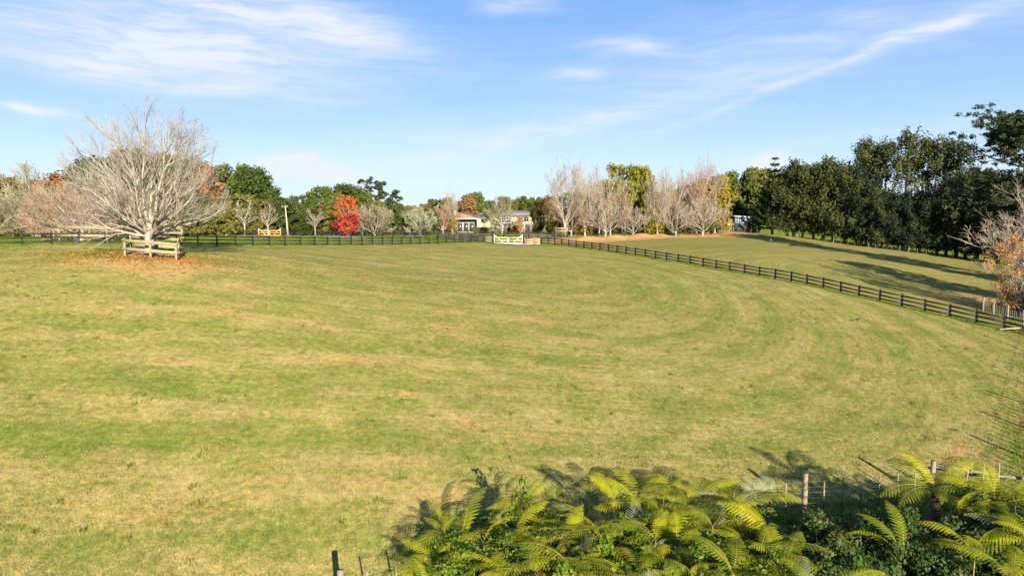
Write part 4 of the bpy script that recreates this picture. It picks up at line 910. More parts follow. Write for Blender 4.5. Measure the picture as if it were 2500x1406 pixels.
# ------------------------------------------------------------------ shed
def shed():
    Y = 190.0; xa = at(1793, Y)[0]; xb = at(1850, Y)[0]; zb = top_z(560, Y); x0, y0 = xa, Y
    t = thing('shed', 'dark blue-green weatherboard shed with white window under the trees', 'shed', (x0, y0, zb)); W = xb - xa
    blue = mat_solid('dark_blue_boards', (.045, .060, .085), (.030, .040, .058), 1.5, .7, .3, (1, 1, 14)); wh = mat_solid('white_frame', (.62, .64, .66), (.5, .52, .55), 2, .5, 0); dk = mat_solid('shed_glass', (.02, .03, .04), None, 2, .2, 0, spec=.6)
    b = MB(); b.box((W / 2, 2.5, 1.3), (W, 5, 4.6)); b.build('wall', blue, t)
    b = MB(); b.bar((-.5, 2.3, 3.78), (W + 1.2, 2.3, 3.28), 6.2, .14); b.build('roof', mat_solid('pale_sheet_roof', (.20, .26, .28), (.15, .19, .21), 2, .5, .1), t)
    b = MB(); b.bar((-.5, -.86, 3.60), (W + 1.2, -.86, 3.10), .08, .2); b.build('gutter', wh, t)
    for xx, w_ in ((.65, .7), (2.2, 1.3)):
        b = MB(); b.box((xx, -.03, 2.55), (w_, .05, 1.3)); g_ = b.build('window', dk, t)
        b = MB(); b.box((xx, -.07, 3.2), (w_ + .16, .08, .09)); b.box((xx, -.07, 1.9), (w_ + .16, .08, .09)); b.box((xx, -.07, 2.55), (w_ + .1, .07, .07))
        for s_ in (-1, 1): b.box((xx + s_ * (w_ / 2 + .03), -.07, 2.55), (.09, .08, 1.25))
        b.build('frame', wh, g_)
    b = MB(); b.tube([(3.4, -.9, 3.35), (3.35, -.5, 3.1), (3.1, -.08, 2.95), (3.1, -.08, .2)], .05, 6); b.build('downpipe', wh, t)
    xl = at(1738, Y)[0]
    t2 = thing('barn', 'brown board barn left of the dark blue shed, behind the post fence', 'barn', (xl, Y + 1, zb)); W2 = xa - xl - .3
    b = MB(); b.box((W2 / 2, 3, .9), (W2, 6, 4.0)); b.build('wall', mat_solid('brown_boards', (.17, .12, .075), (.11, .075, .05), 1.4, .9, .3, (8, 1, .6)), t2)
    b = MB(); b.bar((-.6, 3, 3.05), (W2 + .1, 3, 3.35), 7.2, .12); b.build('roof', mat_solid('dark_roof', (.05, .045, .045), None, 2, .7, .1), t2)
shed()
x, y, z = at(1838, 196)
place_tree('small', 1846, 187, 543, 'dark bush in front of the blue shed', L_dark, M_bark, 'shrub', 'shrub', wid=.9)
# sign boards by the barn
def sign(u, Y, vt, vb, w_, lab, col=(.75, .75, .74)):
    x, y, z = at(u, Y); zt, zl = top_z(vt, Y), top_z(vb, Y); t = thing('sign_board', lab, 'sign', (x, y, z))
    b = MB(); b.box((0, .06, (zl - z) / 2), (.08, .08, zl - z + .6)); b.build('stake', M_weather, t)
    b = MB(); b.box((0, 0, (zt + zl) / 2 - z), (w_, .03, zt - zl)); b.build('board', mat_solid('white_board', col, None, 3, .6, 0), t)
sign(1779, 178, 545, 551, .42, 'small blank white board on a post before the brown barn')
sign(1747, 177, 549, 556, .55, 'small white and blue notice low on the fence left of the barn')
sign(2177, 172, 589, 595, .35, 'small white notice seen between the row trunks, left one')
sign(2201, 171, 590, 596, .35, 'small white notice seen between the row trunks, right one')
x, y, z = at(1882, 158); b = MB(); b.box((0, 0, .3), (.08, .08, .9)); o = b.build('marker_peg', mat_solid('white_peg', (.7, .7, .66), None, 3, .6, 0), None, loc=(x, y, z)); tag(o, 'short white marker peg standing in the far paddock', 'peg')
# mulch heap by the bank
x, y, z = at(1634, 166); rng = np.random.default_rng(8); b = MB(); V = [(0, 0, .62)]; Q_, T_ = [], []
for r_, hh in ((.5, .52), (1.1, .30), (1.9, -.1)):
    for k in range(14): a = k * 2 * pi / 14; V.append((r_ * 1.5 * cos(a) * rng.uniform(.85, 1.15), r_ * sin(a) * rng.uniform(.85, 1.15), hh * rng.uniform(.8, 1.2)))
for k in range(14):
    k2 = (k + 1) % 14; T_.append((0, 1 + k, 1 + k2)); Q_ += [(1 + k, 15 + k, 15 + k2, 1 + k2), (15 + k, 29 + k, 29 + k2, 15 + k2)]
b.add(V, Q_, T_); o = b.build('mulch_heap', mat_solid('dark_mulch', (.07, .05, .035), (.04, .03, .02), 6, .95, .6), None, loc=(x, y, z)); tag(o, 'small dark heap of mulch at the foot of the bare belt', 'heap')
# grey yard panels behind the fence corner
for k, (ua, ub) in enumerate(((1356, 1386),)):
    pa, pb = np.array(xy(ua, 154.5)), np.array(xy(ub, 154)); za = g1(*pa); t = thing('yard_panel', 'weathered grey board panel behind the black fence corner', 'panel', (*pa, za))
    for r_ in (.35, .8, 1.35):
        b = MB(); b.bar((0, 0, r_ + .5), (*(pb - pa), r_ + .5 + g1(*pb) - za), .05, .3); b.build('board', M_weather, t)
    for f in (.02, .5, .98):
        b = MB(); b.box((*((pb - pa) * f + np.array([0, .12])), 1.0), (.14, .14, 2.4)); b.build('post', M_weather, t)
# ------------------------------------------------------------------ power pole
x, y, z = at(703.5, 153); H = top_z(502, 153) - z; t = thing('power_pole', 'pale concrete power pole with a crossarm leaning slightly left, right of the far gate', 'power pole', (x, y, z))
b = MB(); b.tube([(0, 0, -.4), (-.22, 0, H * .5), (-.45, 0, H)], [.23, .18, .13], 8); b.build('shaft', mat_solid('pale_concrete', (.30, .27, .215), (.23, .205, .16), 2, .9, .1), t, True)
b = MB(); b.box((-.45, -.16, H - .25), (1.5, .1, .12)); b.build('crossarm', M_weather, t)
for k in (-.65, 0.55):
    b = MB(); b.tube([(k - .45, -.16, H - .19), (k - .45, -.16, H)], [.04, .05], 6); b.build('insulator', M_palew, t)

# ------------------------------------------------------------------ wire fences
def wire_fence(name, label, line, bat_step, strainer_every, h, pr, br, wires, wr, group=None, bmat=M_weather, pmat=M_post, maxp=96, phase_at=None):
    P = resample(line, bat_step); phase = 0 if phase_at is None else int(np.argmin(np.hypot(P[:, 0] - phase_at[0], P[:, 1] - phase_at[1]))); z = gz(P[:, 0], P[:, 1]); base = np.array([*P[0], z[0]]); t = thing(name, label, 'fence', tuple(base), group=group)
    b = MB(); b.tube([(0, 0, -.3), (0, 0, h * .5), (0, 0, h + .06)], [pr * 1.06, pr, pr * .95], 9); pm = b.mesh('post', False)
    b = MB(); b.box((0, 0, h / 2 - .02), (br, br * .8, h - .02)); bm_ = b.mesh('batten'); n_ = 0
    for k in range(len(P)):
        if n_ >= maxp: break
        isp = (k - phase) % strainer_every == 0
        o = link('post' if isp else 'batten', pm if isp else bm_, pmat if isp else bmat, t); n_ += 1
        o.location = np.array([*P[k], z[k]]) - base; o.rotation_euler = (rnd.gauss(0, .02), rnd.gauss(0, .02), rnd.uniform(0, .4)); o.scale = (1, 1, rnd.uniform(.95, 1.05) * (1.16 if isp else 1))
    for w_ in range(wires):
        hh = .12 + (h - .2) * w_ / (wires - 1); b = MB(); b.tube([np.array([*P[k], z[k] + hh]) - base for k in range(len(P))], wr, 3); b.build('wire', M_wire, t)
    return t
wire_fence('wire_fence', 'near wire fence of round posts and thin battens among the tree ferns', NEAR, .80, 7, 1.22, .095, .045, 6, .004, phase_at=(10.9, 24.2))
wire_fence('wire_fence', 'batten fence along the right edge behind the end of the black fence', SIDE, .62, 7, 1.2, .09, .062, 5, .004, bmat=mat_solid('grey_batten', (.11, .09, .065), (.06, .05, .038), 5, .9, .2))
wire_fence('wire_fence', 'long wire fence along the dark casuarina row', TREEL[2:], 1.75, 5, 1.15, .10, .06, 4, .008, maxp=90)
wire_fence('wire_fence', 'wire fence at the foot of the bare tree belt', TREEL[:3], 1.6, 5, 1.15, .09, .06, 4, .008, maxp=90, bmat=M_palew)
# fallen branches and logs
def log(name, label, P, r0, r1, mat=M_barkw, kids=0, cat='branch'):
    P = np.array(P, float); base = P[0].copy(); b = MB(); b.tube(P - base, np.linspace(r0, r1, len(P)), 7); rng = np.random.default_rng(len(label))
    for k in range(kids):
        i_ = rng.integers(1, len(P) - 1); a = P[i_] - base; d = rng.normal(size=3); d[2] = abs(d[2]) * .6; d /= np.linalg.norm(d); L = rng.uniform(.6, 1.8); b.tube([a, a + d * L * .5 + (0, 0, .1), a + d * L], [r0 * .5, r0 * .35, .015], 5)
    o = b.build(name, mat, None, True, loc=tuple(base)); tag(o, label, cat)
def gp3(u, Y, dz): p = at(u, Y); return (p[0], p[1], p[2] + dz)
log('fallen_branch', 'long pale fallen branch lying at the end of the black fence on the right', [gp3(2440, 56.2, .12), gp3(2465, 56.0, .3), gp3(2500, 55.6, .5), gp3(2540, 55.4, .9)], .05, .13)
log('fallen_branch', 'forked pale dead branch on the ground under the dry orange tree', [gp3(2392, 88, .2), gp3(2420, 87, .5), gp3(2450, 86, .7), gp3(2490, 85, 1.3)], .06, .16, M_barkw, 7)
log('fallen_log', 'grey log lying across the near fence at the right edge', [(17.3, 26.9, g1(17.3, 26.9) + .72), (18.3, 26.6, g1(18.3, 26.6) + .7), (19.6, 26.3, g1(19.6, 26.3) + .62), (21, 25.8, g1(21, 25.8) + .8)], .055, .075, mat_solid('grey_log', (.17, .145, .11), (.10, .085, .065), 5, .9, .4), cat='log')
# ------------------------------------------------------------------ birds
def bird(u, Y, s, rz, lab, dark=(.02, .02, .025), wing=(.06, .06, .065)):
    x, y, z = at(u, Y); t = thing('bird', lab, 'bird', (x, y, z), rz)
    b = MB(); P = [(-.17, 0, .20), (-.10, 0, .19), (-.02, 0, .185), (.06, 0, .20), (.11, 0, .235), (.135, 0, .265), (.165, 0, .28), (.195, 0, .272), (.21, 0, .266)]
    b.tube(np.array(P) * s, np.array([.012, .04, .066, .068, .046, .036, .034, .020, .006]) * s, 10); b.build('body', mat_solid('bird_plumage', dark, None, 9, .5, .1), t, True)
    b = MB(); b.tube(np.array([(.205, 0, .267), (.235, 0, .26), (.255, 0, .253)]) * s, np.array([.009, .006, .002]) * s, 5); b.build('beak', mat_solid('beak', (.25, .25, .22), None), t)
    b = MB(); b.bar(np.array((-.15, 0, .205)) * s, np.array((-.30, 0, .17)) * s, .07 * s, .014 * s); b.build('tail', mat_solid('bird_plumage', dark, None, 9, .5, .1), t)
    for q in (-1, 1):
        b = MB(); V = np.array([(.07, q * .066, .235), (-.02, q * .074, .225), (-.16, q * .035, .205), (-.05, q * .072, .165), (.05, q * .068, .17)]) * s; b.add(np.concatenate([V, V + np.array([0, q * .008, 0])]), [(0, 1, 3, 4), (5, 9, 8, 6), (0, 5, 6, 1), (1, 6, 7, 2), (3, 2, 7, 8), (4, 3, 8, 9), (0, 4, 9, 5)], [(1, 2, 3), (6, 8, 7)]); b.build('wing', mat_solid('wing', wing, None, 9, .6, .1), t)
        b = MB(); b.tube(np.array([(.0, q * .03, .14), (.015, q * .03, .07), (.0, q * .03, .0)]) * s, .007 * s, 5); b.tube(np.array([(-.03, q * .03, .004), (.05, q * .03, .004)]) * s, .005 * s, 4); b.build('leg', M_bark, t)
bx, by = 0, 0
def depth_at(u, v):
    lo = 5.0; 
    for Yt in np.arange(8, 200, .25):
        if top_z(v, Yt) <= at(u, Yt)[2]: return Yt
    return 100
bird(2093, depth_at(2093, 788), 1.25, .3, 'black bird feeding on the open mown grass')
bird(2364, depth_at(2364, 789), 1.15, 1.9, 'grey bird standing by the black fence near the right edge', (.06, .06, .065), (.14, .14, .14))

# ------------------------------------------------------------------ foreground tree ferns
def frond_mesh(seed, L=2.3, N=18, wmax=.54, arch=1.0, curl=0., side=1.0):
    rng = np.random.default_rng(seed); G, St = MB(), MB(); n_ = 16; P = [np.zeros(3)]; pitch = R(38 + rng.uniform(-6, 6)) * arch; yaw = 0
    for k in range(n_):
        t = k / n_; a = pitch - R(86) * t ** 1.25; yaw += rng.normal() * .035; P.append(P[-1] + np.array([cos(a) * cos(yaw), cos(a) * sin(yaw), sin(a)]) * L / n_)
    P = np.array(P); S_ = np.linspace(0, 1, n_ + 1); St.tube(P, np.linspace(.015, .003, n_ + 1), 5)
    tan = np.gradient(P, axis=0); tan /= np.linalg.norm(tan, axis=1)[:, None]
    for k in range(N):
        t = .10 + .88 * (k + .5) / N; c = np.array([np.interp(t, S_, P[:, i]) for i in range(3)]); tg = np.array([np.interp(t, S_, tan[:, i]) for i in range(3)]); tg /= np.linalg.norm(tg)
        prof = math.sin(min(1, t * 1.25 + .12) * pi * .5) * (1 - max(0, (t - .42) / .58) ** 1.6) * .97 + .03; wl = wmax * prof * rng.uniform(.84, 1.1)
        for q in (-1, 1):
            sd_ = np.cross(np.array([0, 0, 1.]), tg) * q; sd_ /= np.linalg.norm(sd_); up_ = np.cross(tg, sd_) * q; up_ = up_ if up_[2] > 0 else -up_
            d = sd_ * cos(R(24)) + tg * sin(R(24)); m = 7; pp = [c]; dr = rng.uniform(.75, 1.25)
            for j in range(m):
                dd = d + np.array([0, 0, -1.]) * (.06 + .15 * j * dr) + up_ * .12 + tg * .05 * j; dd /= np.linalg.norm(dd); pp.append(pp[-1] + dd * wl / m)
            pp = np.array(pp); ss = np.linspace(0, 1, m + 1)
            cnt = max(4, int(wl / .028)); tt = (np.arange(cnt) + .5) / cnt; C_ = np.stack([np.interp(tt, ss, pp[:, i]) for i in range(3)], 1)
            ax = np.gradient(pp, axis=0); ax = np.stack([np.interp(tt, ss, ax[:, i]) for i in range(3)], 1); ax /= np.linalg.norm(ax, axis=1)[:, None]
            nv = np.cross(ax, np.broadcast_to(tg, ax.shape)); nv /= np.linalg.norm(nv, axis=1)[:, None]; nv = np.where(nv[:, 2:3] < 0, -nv, nv); lat = np.cross(nv, ax)
            ln = (.047 * (1 - tt ** 2.2) + .006)[:, None] * (.6 + .4 * prof); wv_ = .0088
            V = []
            for e in (-1, 1):
                tip = C_ + lat * e * ln + ax * ln * .28 - nv * ln * .25
                V.append(np.stack([C_ - ax * wv_, C_ + ax * wv_, tip + ax * wv_ * .55, tip - ax * wv_ * .55], 1))
            V = np.concatenate(V).reshape(-1, 3); G.add(V, np.arange(len(V)).reshape(-1, 4)); St.tube(pp[::2], np.linspace(.0035, .0015, len(pp[::2])), 3, cap=False)
    return St, G
def mat_frond(name, a, b, c, back):
    m, t, o = mat_new(name); g = t.add('ShaderNodeNewGeometry'); tcn = t.add('ShaderNodeTexCoord'); oi = t.add('ShaderNodeObjectInfo')
    col = t.mix(t.math('ADD', t.math('MULTIPLY', g.outputs['Random Per Island'], .3), t.math('MULTIPLY', oi.outputs['Random'], .7)), (*a, 1), (*b, 1))
    col = t.mix(t.math('MULTIPLY', t.remap(t.noise(tcn.outputs['Object'], 2.2, 3), .5, .68), .75), col, (*c, 1))
    col = t.mix(t.math('MULTIPLY', g.outputs['Backfacing'], back), col, (.34, .36, .27, 1))
    p = t.add('ShaderNodeBsdfPrincipled'); t.l.new(col, p.inputs['Base Color']); p.inputs['Roughness'].default_value = .7; p.inputs['Specular IOR Level'].default_value = .03
    tr = t.add('ShaderNodeBsdfTranslucent'); t.l.new(t.mix(1, col, (1.2, 1.2, .5, 1), 'MULTIPLY'), tr.inputs[0]); ms = t.add('ShaderNodeMixShader'); ms.inputs[0].default_value = .38
    t.l.new(p.outputs[0], ms.inputs[1]); t.l.new(tr.outputs[0], ms.inputs[2]); t.l.new(ms.outputs[0], o.inputs[0]); return m
M_fr = mat_frond('fern_green', (.21, .25, .006), (.40, .39, .008), (.50, .42, .010), .0)
M_fr2 = mat_frond('fern_dark_green', (.09, .135, .010), (.20, .24, .010), (.28, .26, .015), .0)  # darker leaf green, mixed at random among the fronds
M_frs = mat_solid('silver_frond', (.25, .235, .20), (.15, .17, .05), 3, .8, 0, spec=.05, col3=(.16, .19, .02)); M_rach = mat_solid('frond_stalk', (.22, .19, .04), (.13, .09, .03), 4, .7, .1); M_frb = mat_solid('dead_frond', (.20, .13, .07), (.13, .085, .045), 4, .9, .1)
FRV = []
for k in range(5):
    St, G = frond_mesh(100 + k, L=(2.3, 2.5, 2.1, 2.4, 2.2)[k], arch=(1, .7, 1.25, .9, 1.1)[k]); FRV.append((St.mesh('stalk', True), G.mesh('leaflets')))
trunk_fm = MB(); rng = np.random.default_rng(2)
trunk_fm.tube([(0, 0, z_) for z_ in np.linspace(-5.5, .1, 12)], .12 + .02 * rng.normal(size=12), 9); trunk_mesh = trunk_fm.mesh('trunk', True)
def at_z(u, v, z):
    d = pix_dir(u, v); t = (z - CZ) / d.z; return (d.x * t, d.y * t, z)
def tree_fern(u, v, zc, n_, lab, sc=1.0, silver=.1, lean=(0, 0), mat=None, seed=0, a0=0, crown_up=0):
    zc -= .5; x, y, z = at_z(u, v, zc); sc = sc * 1.08; n_ = n_; rl = random.Random(seed); lean = (rl.uniform(-.28, .28), rl.uniform(-.28, .28)); rg = random.Random(seed * 31 + int(u)); t = thing('tree_fern', lab, 'tree fern', (x, y, z), 0, 'tree ferns of the gully edge', (sc, sc, sc)); t.rotation_euler = (lean[1], lean[0], 0)
    tr = link('trunk', trunk_mesh, M_bark, t); tr.rotation_euler = (-lean[1] * .6, -lean[0] * .6, 0); tr.scale = (1 / sc, 1 / sc, max(.4, (z - g1(x, y) + .5) / 5.5) / sc)
    for k in range(n_):
        st, gm = FRV[rg.randrange(5)]; f = rg.random(); isd = rg.random() < silver
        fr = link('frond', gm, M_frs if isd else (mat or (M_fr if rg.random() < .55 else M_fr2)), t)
        inner = k >= n_ * .7; pitch = R(rg.uniform(-30, -8)) if inner else R(rg.uniform(-12, 16))
        fr.rotation_euler = (rg.uniform(-.22, .22), pitch, a0 + k * 2.39996 + rg.uniform(-.25, .25)); s_ = rg.uniform(.62, 1.1) * (.85 if inner else 1); fr.scale = (s_, s_, s_); fr.location = (0, 0, .02)
        if isd: fr.rotation_euler[0] += rg.choice((-1, 1)) * rg.uniform(.5, 1.1); fr['label'] = 'silvery upturned frond'
        s2 = link('stalk', st, M_rach, fr)
    for k in range(5):
        st, gm = FRV[k]; fr = link('dead_frond', gm, M_frb, t); fr.rotation_euler = (0, R(62 + 8 * k), rg.uniform(0, 6.28)); fr.scale = (.7,) * 3; fr['label'] = 'brown hanging dead frond'
FERNS = [
 (1125, 1335, 2.7, 15, 'leftmost tree fern, fronds overhanging the wire fence', .92, .04, 1), (1075, 1425, 2.4, 13, 'tree fern cut by the bottom edge at the left of the clump', .85, .04, 2),
 (1310, 1262, 3.2, 14, 'bright yellow-green tree fern peaking at the left of the clump', .80, .05, 3), (1430, 1330, 3.3, 14, 'tree fern with an upright pale midrib, left of the middle', .80, .10, 4),
 (1555, 1232, 3.3, 14, 'tree fern with long arching fronds at the top of the middle clump', .95, .05, 5), (1690, 1228, 3.4, 14, 'tree fern with broad fan-like fronds at the top centre of the clump', .85, .05, 6),
 (1805, 1240, 3.5, 15, 'tree fern with silver fronds just left of the visible fence posts', .85, .15, 7), (1650, 1330, 3.4, 13, 'low tree fern at the bottom, in the centre of the clump', .78, .12, 8),
 (1850, 1375, 3.6, 14, 'near tree fern with a comb-like upright frond at the bottom', .82, .10, 9), (1300, 1410, 3.3, 12, 'tree fern mostly below the bottom edge, left of centre', .8, .08, 10),
 (2000, 1465, 3.9, 11, 'tree fern with silver fronds at the bottom right of centre', .85, .3, 11), (2285, 1205, 3.6, 14, 'tree fern leaning over the wire fence on the right', .95, .04, 12),
 (2430, 1235, 3.6, 13, 'tree fern in front of the dark fence posts at the right', .85, .04, 13), (2520, 1330, 3.8, 14, 'tree fern cut by the right edge', .9, .08, 14), (1540, 1425, 3.5, 12, 'tree fern rising from the bottom edge, centre left', .75, .08, 15),
 (1210, 1370, 2.9, 12, 'tree fern behind the leftmost one, half buried in bushes', .7, .05, 16), (1750, 1300, 3.1, 12, 'tree fern filling the gap below the broad fan-like one', .7, .1, 17)]
for (u, v, D, n_, lab, sc, sv, sd_) in FERNS: tree_fern(u, v, D, n_, lab, sc, sv, seed=sd_, a0=sd_ * 1.1)
BRK = [(1040, 1400, 2.6), (1090, 1290, 2.7), (1180, 1300, 2.9), (1255, 1280, 3.0), (1290, 1215, 3.1), (1370, 1290, 3.2), (1400, 1370, 3.2), (1470, 1290, 3.2), (1500, 1200, 3.2), (1600, 1290, 3.3), (1620, 1190, 3.2), (1740, 1260, 3.4), (1790, 1380, 3.4), (1880, 1290, 3.2), (1905, 1360, 3.3), (1060, 1350, 2.5),  (1560, 1370, 3.3),
 (2340, 1230, 3.2), (2380, 1330, 3.3), (2200, 1330, 3.2), (2480, 1200, 3.2), (1690, 1380, 3.3), (1240, 1400, 3.0), (2470, 1390, 3.4)]
BRO = ('first second third fourth fifth sixth seventh eighth ninth tenth eleventh twelfth thirteenth fourteenth fifteenth sixteenth seventeenth eighteenth nineteenth twentieth twenty-first twenty-second twenty-third twenty-fourth').split()
BRK.sort()
for k, (u, v, zc) in enumerate(BRK):
    x, y, z = at_z(u, v + 25, zc - .2); rg = random.Random(k * 7 + 1); 
    t = thing('bracken_fern', f'small loose fern among the bushes, {BRO[k]} from the left', 'fern', (x, y, z), rg.uniform(0, 6.28), 'loose ferns among the bushes')
    for j in range(rg.choice((4, 5, 6))):
        st, gm = FRV[rg.randrange(5)]; s_ = rg.uniform(.42, .78)
        fr = link('frond', gm, M_fr if rg.random() < .6 else M_fr2, t); fr.rotation_euler = (rg.uniform(-.5, .5), R(rg.uniform(-38, 10)), rg.uniform(0, 6.28)); fr.scale = (s_, s_, s_); link('stalk', st, M_rach, fr)
    b = MB(); b.tube([(0, 0, -1.6), (0, 0, .03)], .02, 5); b.build('stem', M_rach, t)
# ------------------------------------------------------------------ bushes under the ferns
L_bush = mat_leaf('glossy_bush_leaves', (.045, .095, .008), (.145, .20, .014), (.24, .235, .02),   .35, .45, 1.2, .2); L_bushd = mat_leaf('dark_shaded_bush_leaves', (.020, .048, .010), (.060, .095, .016), (.11, .10, .03), .3, .5, 1.2, .15)
def bush_mesh(seed, Rw=1.5, H=2.6, size=.085, K=46, per=120):
    rng = np.random.default_rng(seed); T, B = MB(), MB(); cen = []
    for k in range(K):
        phi = rng.uniform(0, 2 * pi); ct = rng.uniform(-.15, 1); st_ = math.sqrt(1 - ct * ct); r_ = rng.uniform(.6, 1.02) * (1 + .2 * sin(4 * phi)); cen.append(np.array([Rw * r_ * st_ * cos(phi), Rw * r_ * st_ * sin(phi), H * .5 + H * .5 * r_ * ct])); limb(T, (0, 0, .2), cen[-1], .03, .008, rng, 4, .12)
    clump_leaves(B, np.array(cen), Rw * .2 * rng.uniform(.6, 1.3, K), per, size, rng, .8, 1.6, .5)
    for k in range(26):     # trailing stems with sparse leaves
        c = cen[rng.integers(K)]; d = rng.normal(size=3) + c * np.array([.5, .5, .1]); d[2] = abs(d[2]); d /= np.linalg.norm(d); L = rng.uniform(.3, .8); P = [c, c + d * L * .5, c + d * L + (0, 0, -.08)]; T.tube(P, [.006, .005, .003], 3, cap=False)
        t = rng.uniform(0, 1, 14); pos_ = np.stack([np.interp(t, [0, .5, 1], np.array(P)[:, i]) for i in range(3)], 1) + rng.normal(size=(14, 3)) * .03; V, Q_ = rhombs(pos_, rng.normal(size=(14, 3)) + (0, 0, .6), size, rng); B.add(V, Q_)
    return T, B
BU = []
for k in range(4): T, B = bush_mesh(200 + k, 1.5, 2.8, (.062, .055, .075, .05)[k], 60, 230); BU.append((T.mesh('stems', True), B.mesh('foliage')))
BUSH = [(1200, 1345), (1260, 1310), (1330, 1300), (1400, 1320), (1300, 1370), (1180, 1400), (1420, 1400), (1480, 1330), (1560, 1310), (1640, 1310), (1720, 1300), (1800, 1320), (1880, 1320), (1500, 1400), (1600, 1400), (1700, 1400), (1790, 1405), (1900, 1400),
  (1960, 1300), (2010, 1320), (2070, 1292), (2130, 1285), (2190, 1290), (2250, 1300), (2310, 1290), (2380, 1300), (2450, 1290), (2510, 1285), (1990, 1400), (2080, 1360), (2160, 1390), (2240, 1370), (2330, 1380), (2420, 1370), (2500, 1390), (2480, 1225), (2420, 1255), (2530, 1200)]
ORD_ = ('first second third fourth fifth sixth seventh eighth ninth tenth eleventh twelfth thirteenth fourteenth fifteenth sixteenth seventeenth eighteenth nineteenth twentieth twenty-first twenty-second twenty-third twenty-fourth').split()
BUSH.sort(); cnt_ = {True: 0, False: 0}
for k, (u, v) in enumerate(BUSH):
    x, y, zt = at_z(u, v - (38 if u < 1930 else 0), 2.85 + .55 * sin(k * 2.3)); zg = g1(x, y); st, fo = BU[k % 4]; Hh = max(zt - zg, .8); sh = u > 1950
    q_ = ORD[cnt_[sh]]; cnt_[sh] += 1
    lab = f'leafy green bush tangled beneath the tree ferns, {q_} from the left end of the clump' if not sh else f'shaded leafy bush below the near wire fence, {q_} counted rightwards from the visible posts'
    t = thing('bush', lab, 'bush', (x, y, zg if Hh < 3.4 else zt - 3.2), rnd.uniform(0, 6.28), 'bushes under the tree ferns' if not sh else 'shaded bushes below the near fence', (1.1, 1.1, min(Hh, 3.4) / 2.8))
    link('stems', st, M_bark, t); link('foliage', fo, L_bushd if (sh or k % 5 == 3) else L_bush, t)  # right-hand bushes carry the ferns' shade in darker leaf colour; some others just darker
# young shrub poking up left
x, y, z = at_z(1268, 1168, 4.0); rng = np.random.default_rng(12); T, B = MB(), MB(); T.tube([(.35, 0, -3.6), (.15, 0, -1.6), (0, 0, 0)], [.03, .02, .006], 5)
for k in range(46):
    h = -rng.uniform(0, 1.7); a = rng.uniform(0, 6.28); L = .06 + .30 * (-h / 1.7) ** .8; c = np.array([.05 - h * .08 + cos(a) * L, sin(a) * L, h]); T.tube([(.05 - h * .08, 0, h - .08), c], [.006, .003], 3, cap=False)
    V, Q_ = rhombs(c + rng.normal(size=(7, 3)) * .055, rng.normal(size=(7, 3)) + (0, 0, .5), .075, rng); B.add(V, Q_)
t = thing('sapling', 'thin leafy sapling standing above the leftmost ferns', 'sapling', (x, y, z)); T.build('stem', M_bark, t); B.build('foliage', L_bush, t)
# bush undergrowth carpet on the gully side
rng = np.random.default_rng(31); n_ = 60000
X_ = rng.uniform(-6, 26, n_); Y_ = rng.uniform(6, 26, n_); d = -seg_dist(X_, Y_, NEAR); k_ = (d > .5) & (X_ > -3 + (Y_ - 10) * .0); X_, Y_ = X_[k_], Y_[k_]; Z_ = gz(X_, Y_) + rng.uniform(.02, .45, len(X_))
b = MB(); V, Q_ = rhombs(np.stack([X_, Y_, Z_], 1), rng.normal(size=(len(X_), 3)) + (0, 0, .8), .12, rng); b.add(V, Q_); o = b.build('undergrowth', L_bush); tag(o, 'low leafy undergrowth covering the gully side below the ferns', 'undergrowth'); o['kind'] = 'stuff'

# ------------------------------------------------------------------ grass blades (near field and uncut strips)
def blades(name, label, X_, Y_, hgt, wid, rng, lean=.7):
    n_ = len(X_); Z_ = gz(X_, Y_) + .035 * np.sin(X_ * .8 + Y_ * .3) * np.sin(Y_ * .9); a = rng.uniform(0, 2 * pi, n_); h = hgt * rng.uniform(.5, 1.4, n_); w_ = wid * rng.uniform(.6, 1.3, n_)
    P = np.stack([X_, Y_, Z_ - .01], 1); s = np.stack([np.cos(a), np.sin(a), 0 * a], 1) * w_[:, None] / 2; la = rng.uniform(0, 2 * pi, n_); ll = h * lean * rng.uniform(.3, 1.2, n_)
    tip = P + np.stack([np.cos(la) * ll, np.sin(la) * ll, h], 1); V = np.stack([P - s, P + s, tip], 1).reshape(-1, 3); b = MB(); b.add(V, None, np.arange(3 * n_).reshape(-1, 3))
    me = b.mesh(name); set_attrs(me, np.repeat(X_, 3), np.repeat(Y_, 3)); o = link(name, me, M_blade); tag(o, label, 'grass'); o['kind'] = 'stuff'
rng = np.random.default_rng(77); n_ = 720000
Yr = 14 + 52 * rng.uniform(0, 1, n_) ** 1.35; Xr = rng.uniform(-.80, .80, n_) * Yr * 1.0; k_ = (seg_dist(Xr, Yr, NEAR) > -.2) | (Xr < -4); k_ &= (seg_dist(Xr, Yr, RIGHT) < 0) | (Yr < 52)
k_ &= seg_dist(Xr, Yr, SIDE) > -3
blades('mown_grass', 'short mown grass of the near paddock', Xr[k_], Yr[k_], .046, .044, rng, 1.3)
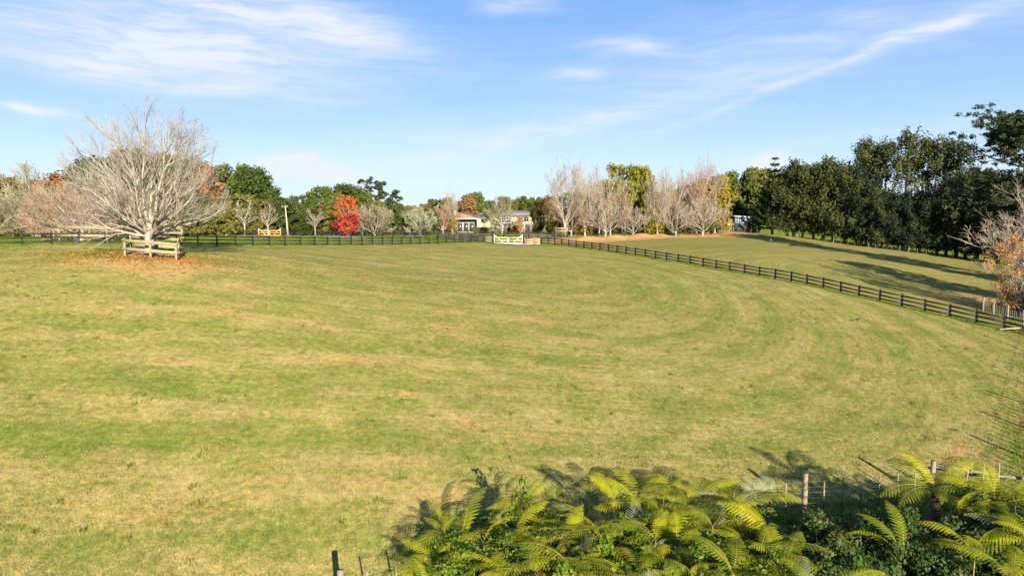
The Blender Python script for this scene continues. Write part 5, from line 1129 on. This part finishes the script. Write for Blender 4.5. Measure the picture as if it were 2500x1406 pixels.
def strip(line, w0, w1, n_):
    P = resample(line, .5); i_ = rng.integers(0, len(P) - 1, n_); f = rng.uniform(0, 1, n_)[:, None]; q = P[i_] * (1 - f) + P[i_ + 1] * f; dv = P[i_ + 1] - P[i_]; dv /= np.hypot(*dv.T)[:, None]; nn = np.stack([-dv[:, 1], dv[:, 0]], 1); q = q + nn * rng.uniform(w0, w1, n_)[:, None]; return q
q = np.concatenate([strip(RIGHT, -.45, .5, 42000), strip(FRONT, -.35, .6, 36000), strip(NEAR, -1.2, .5, 16000), strip(SIDE, -2.6, 1.3, 22000)])
blades('long_grass', 'longer uncut grass along the feet of the fences', q[:, 0], q[:, 1], .13, .035, rng, .7)

# scattered darker tufts and weeds in the mown paddock
rng = np.random.default_rng(99); m = 650; Yc = 17 + 75 * rng.uniform(0, 1, m) ** 1.1; Xc = rng.uniform(-.8, .8, m) * Yc; k_ = (seg_dist(Xc, Yc, NEAR) > .4) & ((seg_dist(Xc, Yc, RIGHT) < -.4) | (Yc < 52)) & (seg_dist(Xc, Yc, FRONT) < -.5) & (seg_dist(Xc, Yc, SIDE) > .5)
Xc, Yc = Xc[k_], Yc[k_]; rep = 16; sg = rng.uniform(.05, .17, len(Xc)); X_ = np.repeat(Xc, rep) + rng.normal(size=len(Xc) * rep) * np.repeat(sg, rep); Y_ = np.repeat(Yc, rep) + rng.normal(size=len(Xc) * rep) * np.repeat(sg, rep)
Z_ = gz(X_, Y_); n_ = len(X_); a_ = rng.uniform(0, 2 * pi, n_); s = np.stack([np.cos(a_), np.sin(a_), 0 * a_], 1) * .025; P = np.stack([X_, Y_, Z_ + .02], 1); tip = P + np.stack([rng.normal(0, .05, n_), rng.normal(0, .05, n_), rng.uniform(.06, .14, n_)], 1)
b = MB(); b.add(np.stack([P - s, P + s, tip], 1).reshape(-1, 3), None, np.arange(3 * n_).reshape(-1, 3)); o = b.build('weeds', mat_leaf('weed_leaves', (.06, .09, .012), (.14, .16, .03), (.20, .14, .05))); tag(o, 'small darker tufts and weeds dotted over the mown paddock', 'weeds'); o['kind'] = 'stuff'
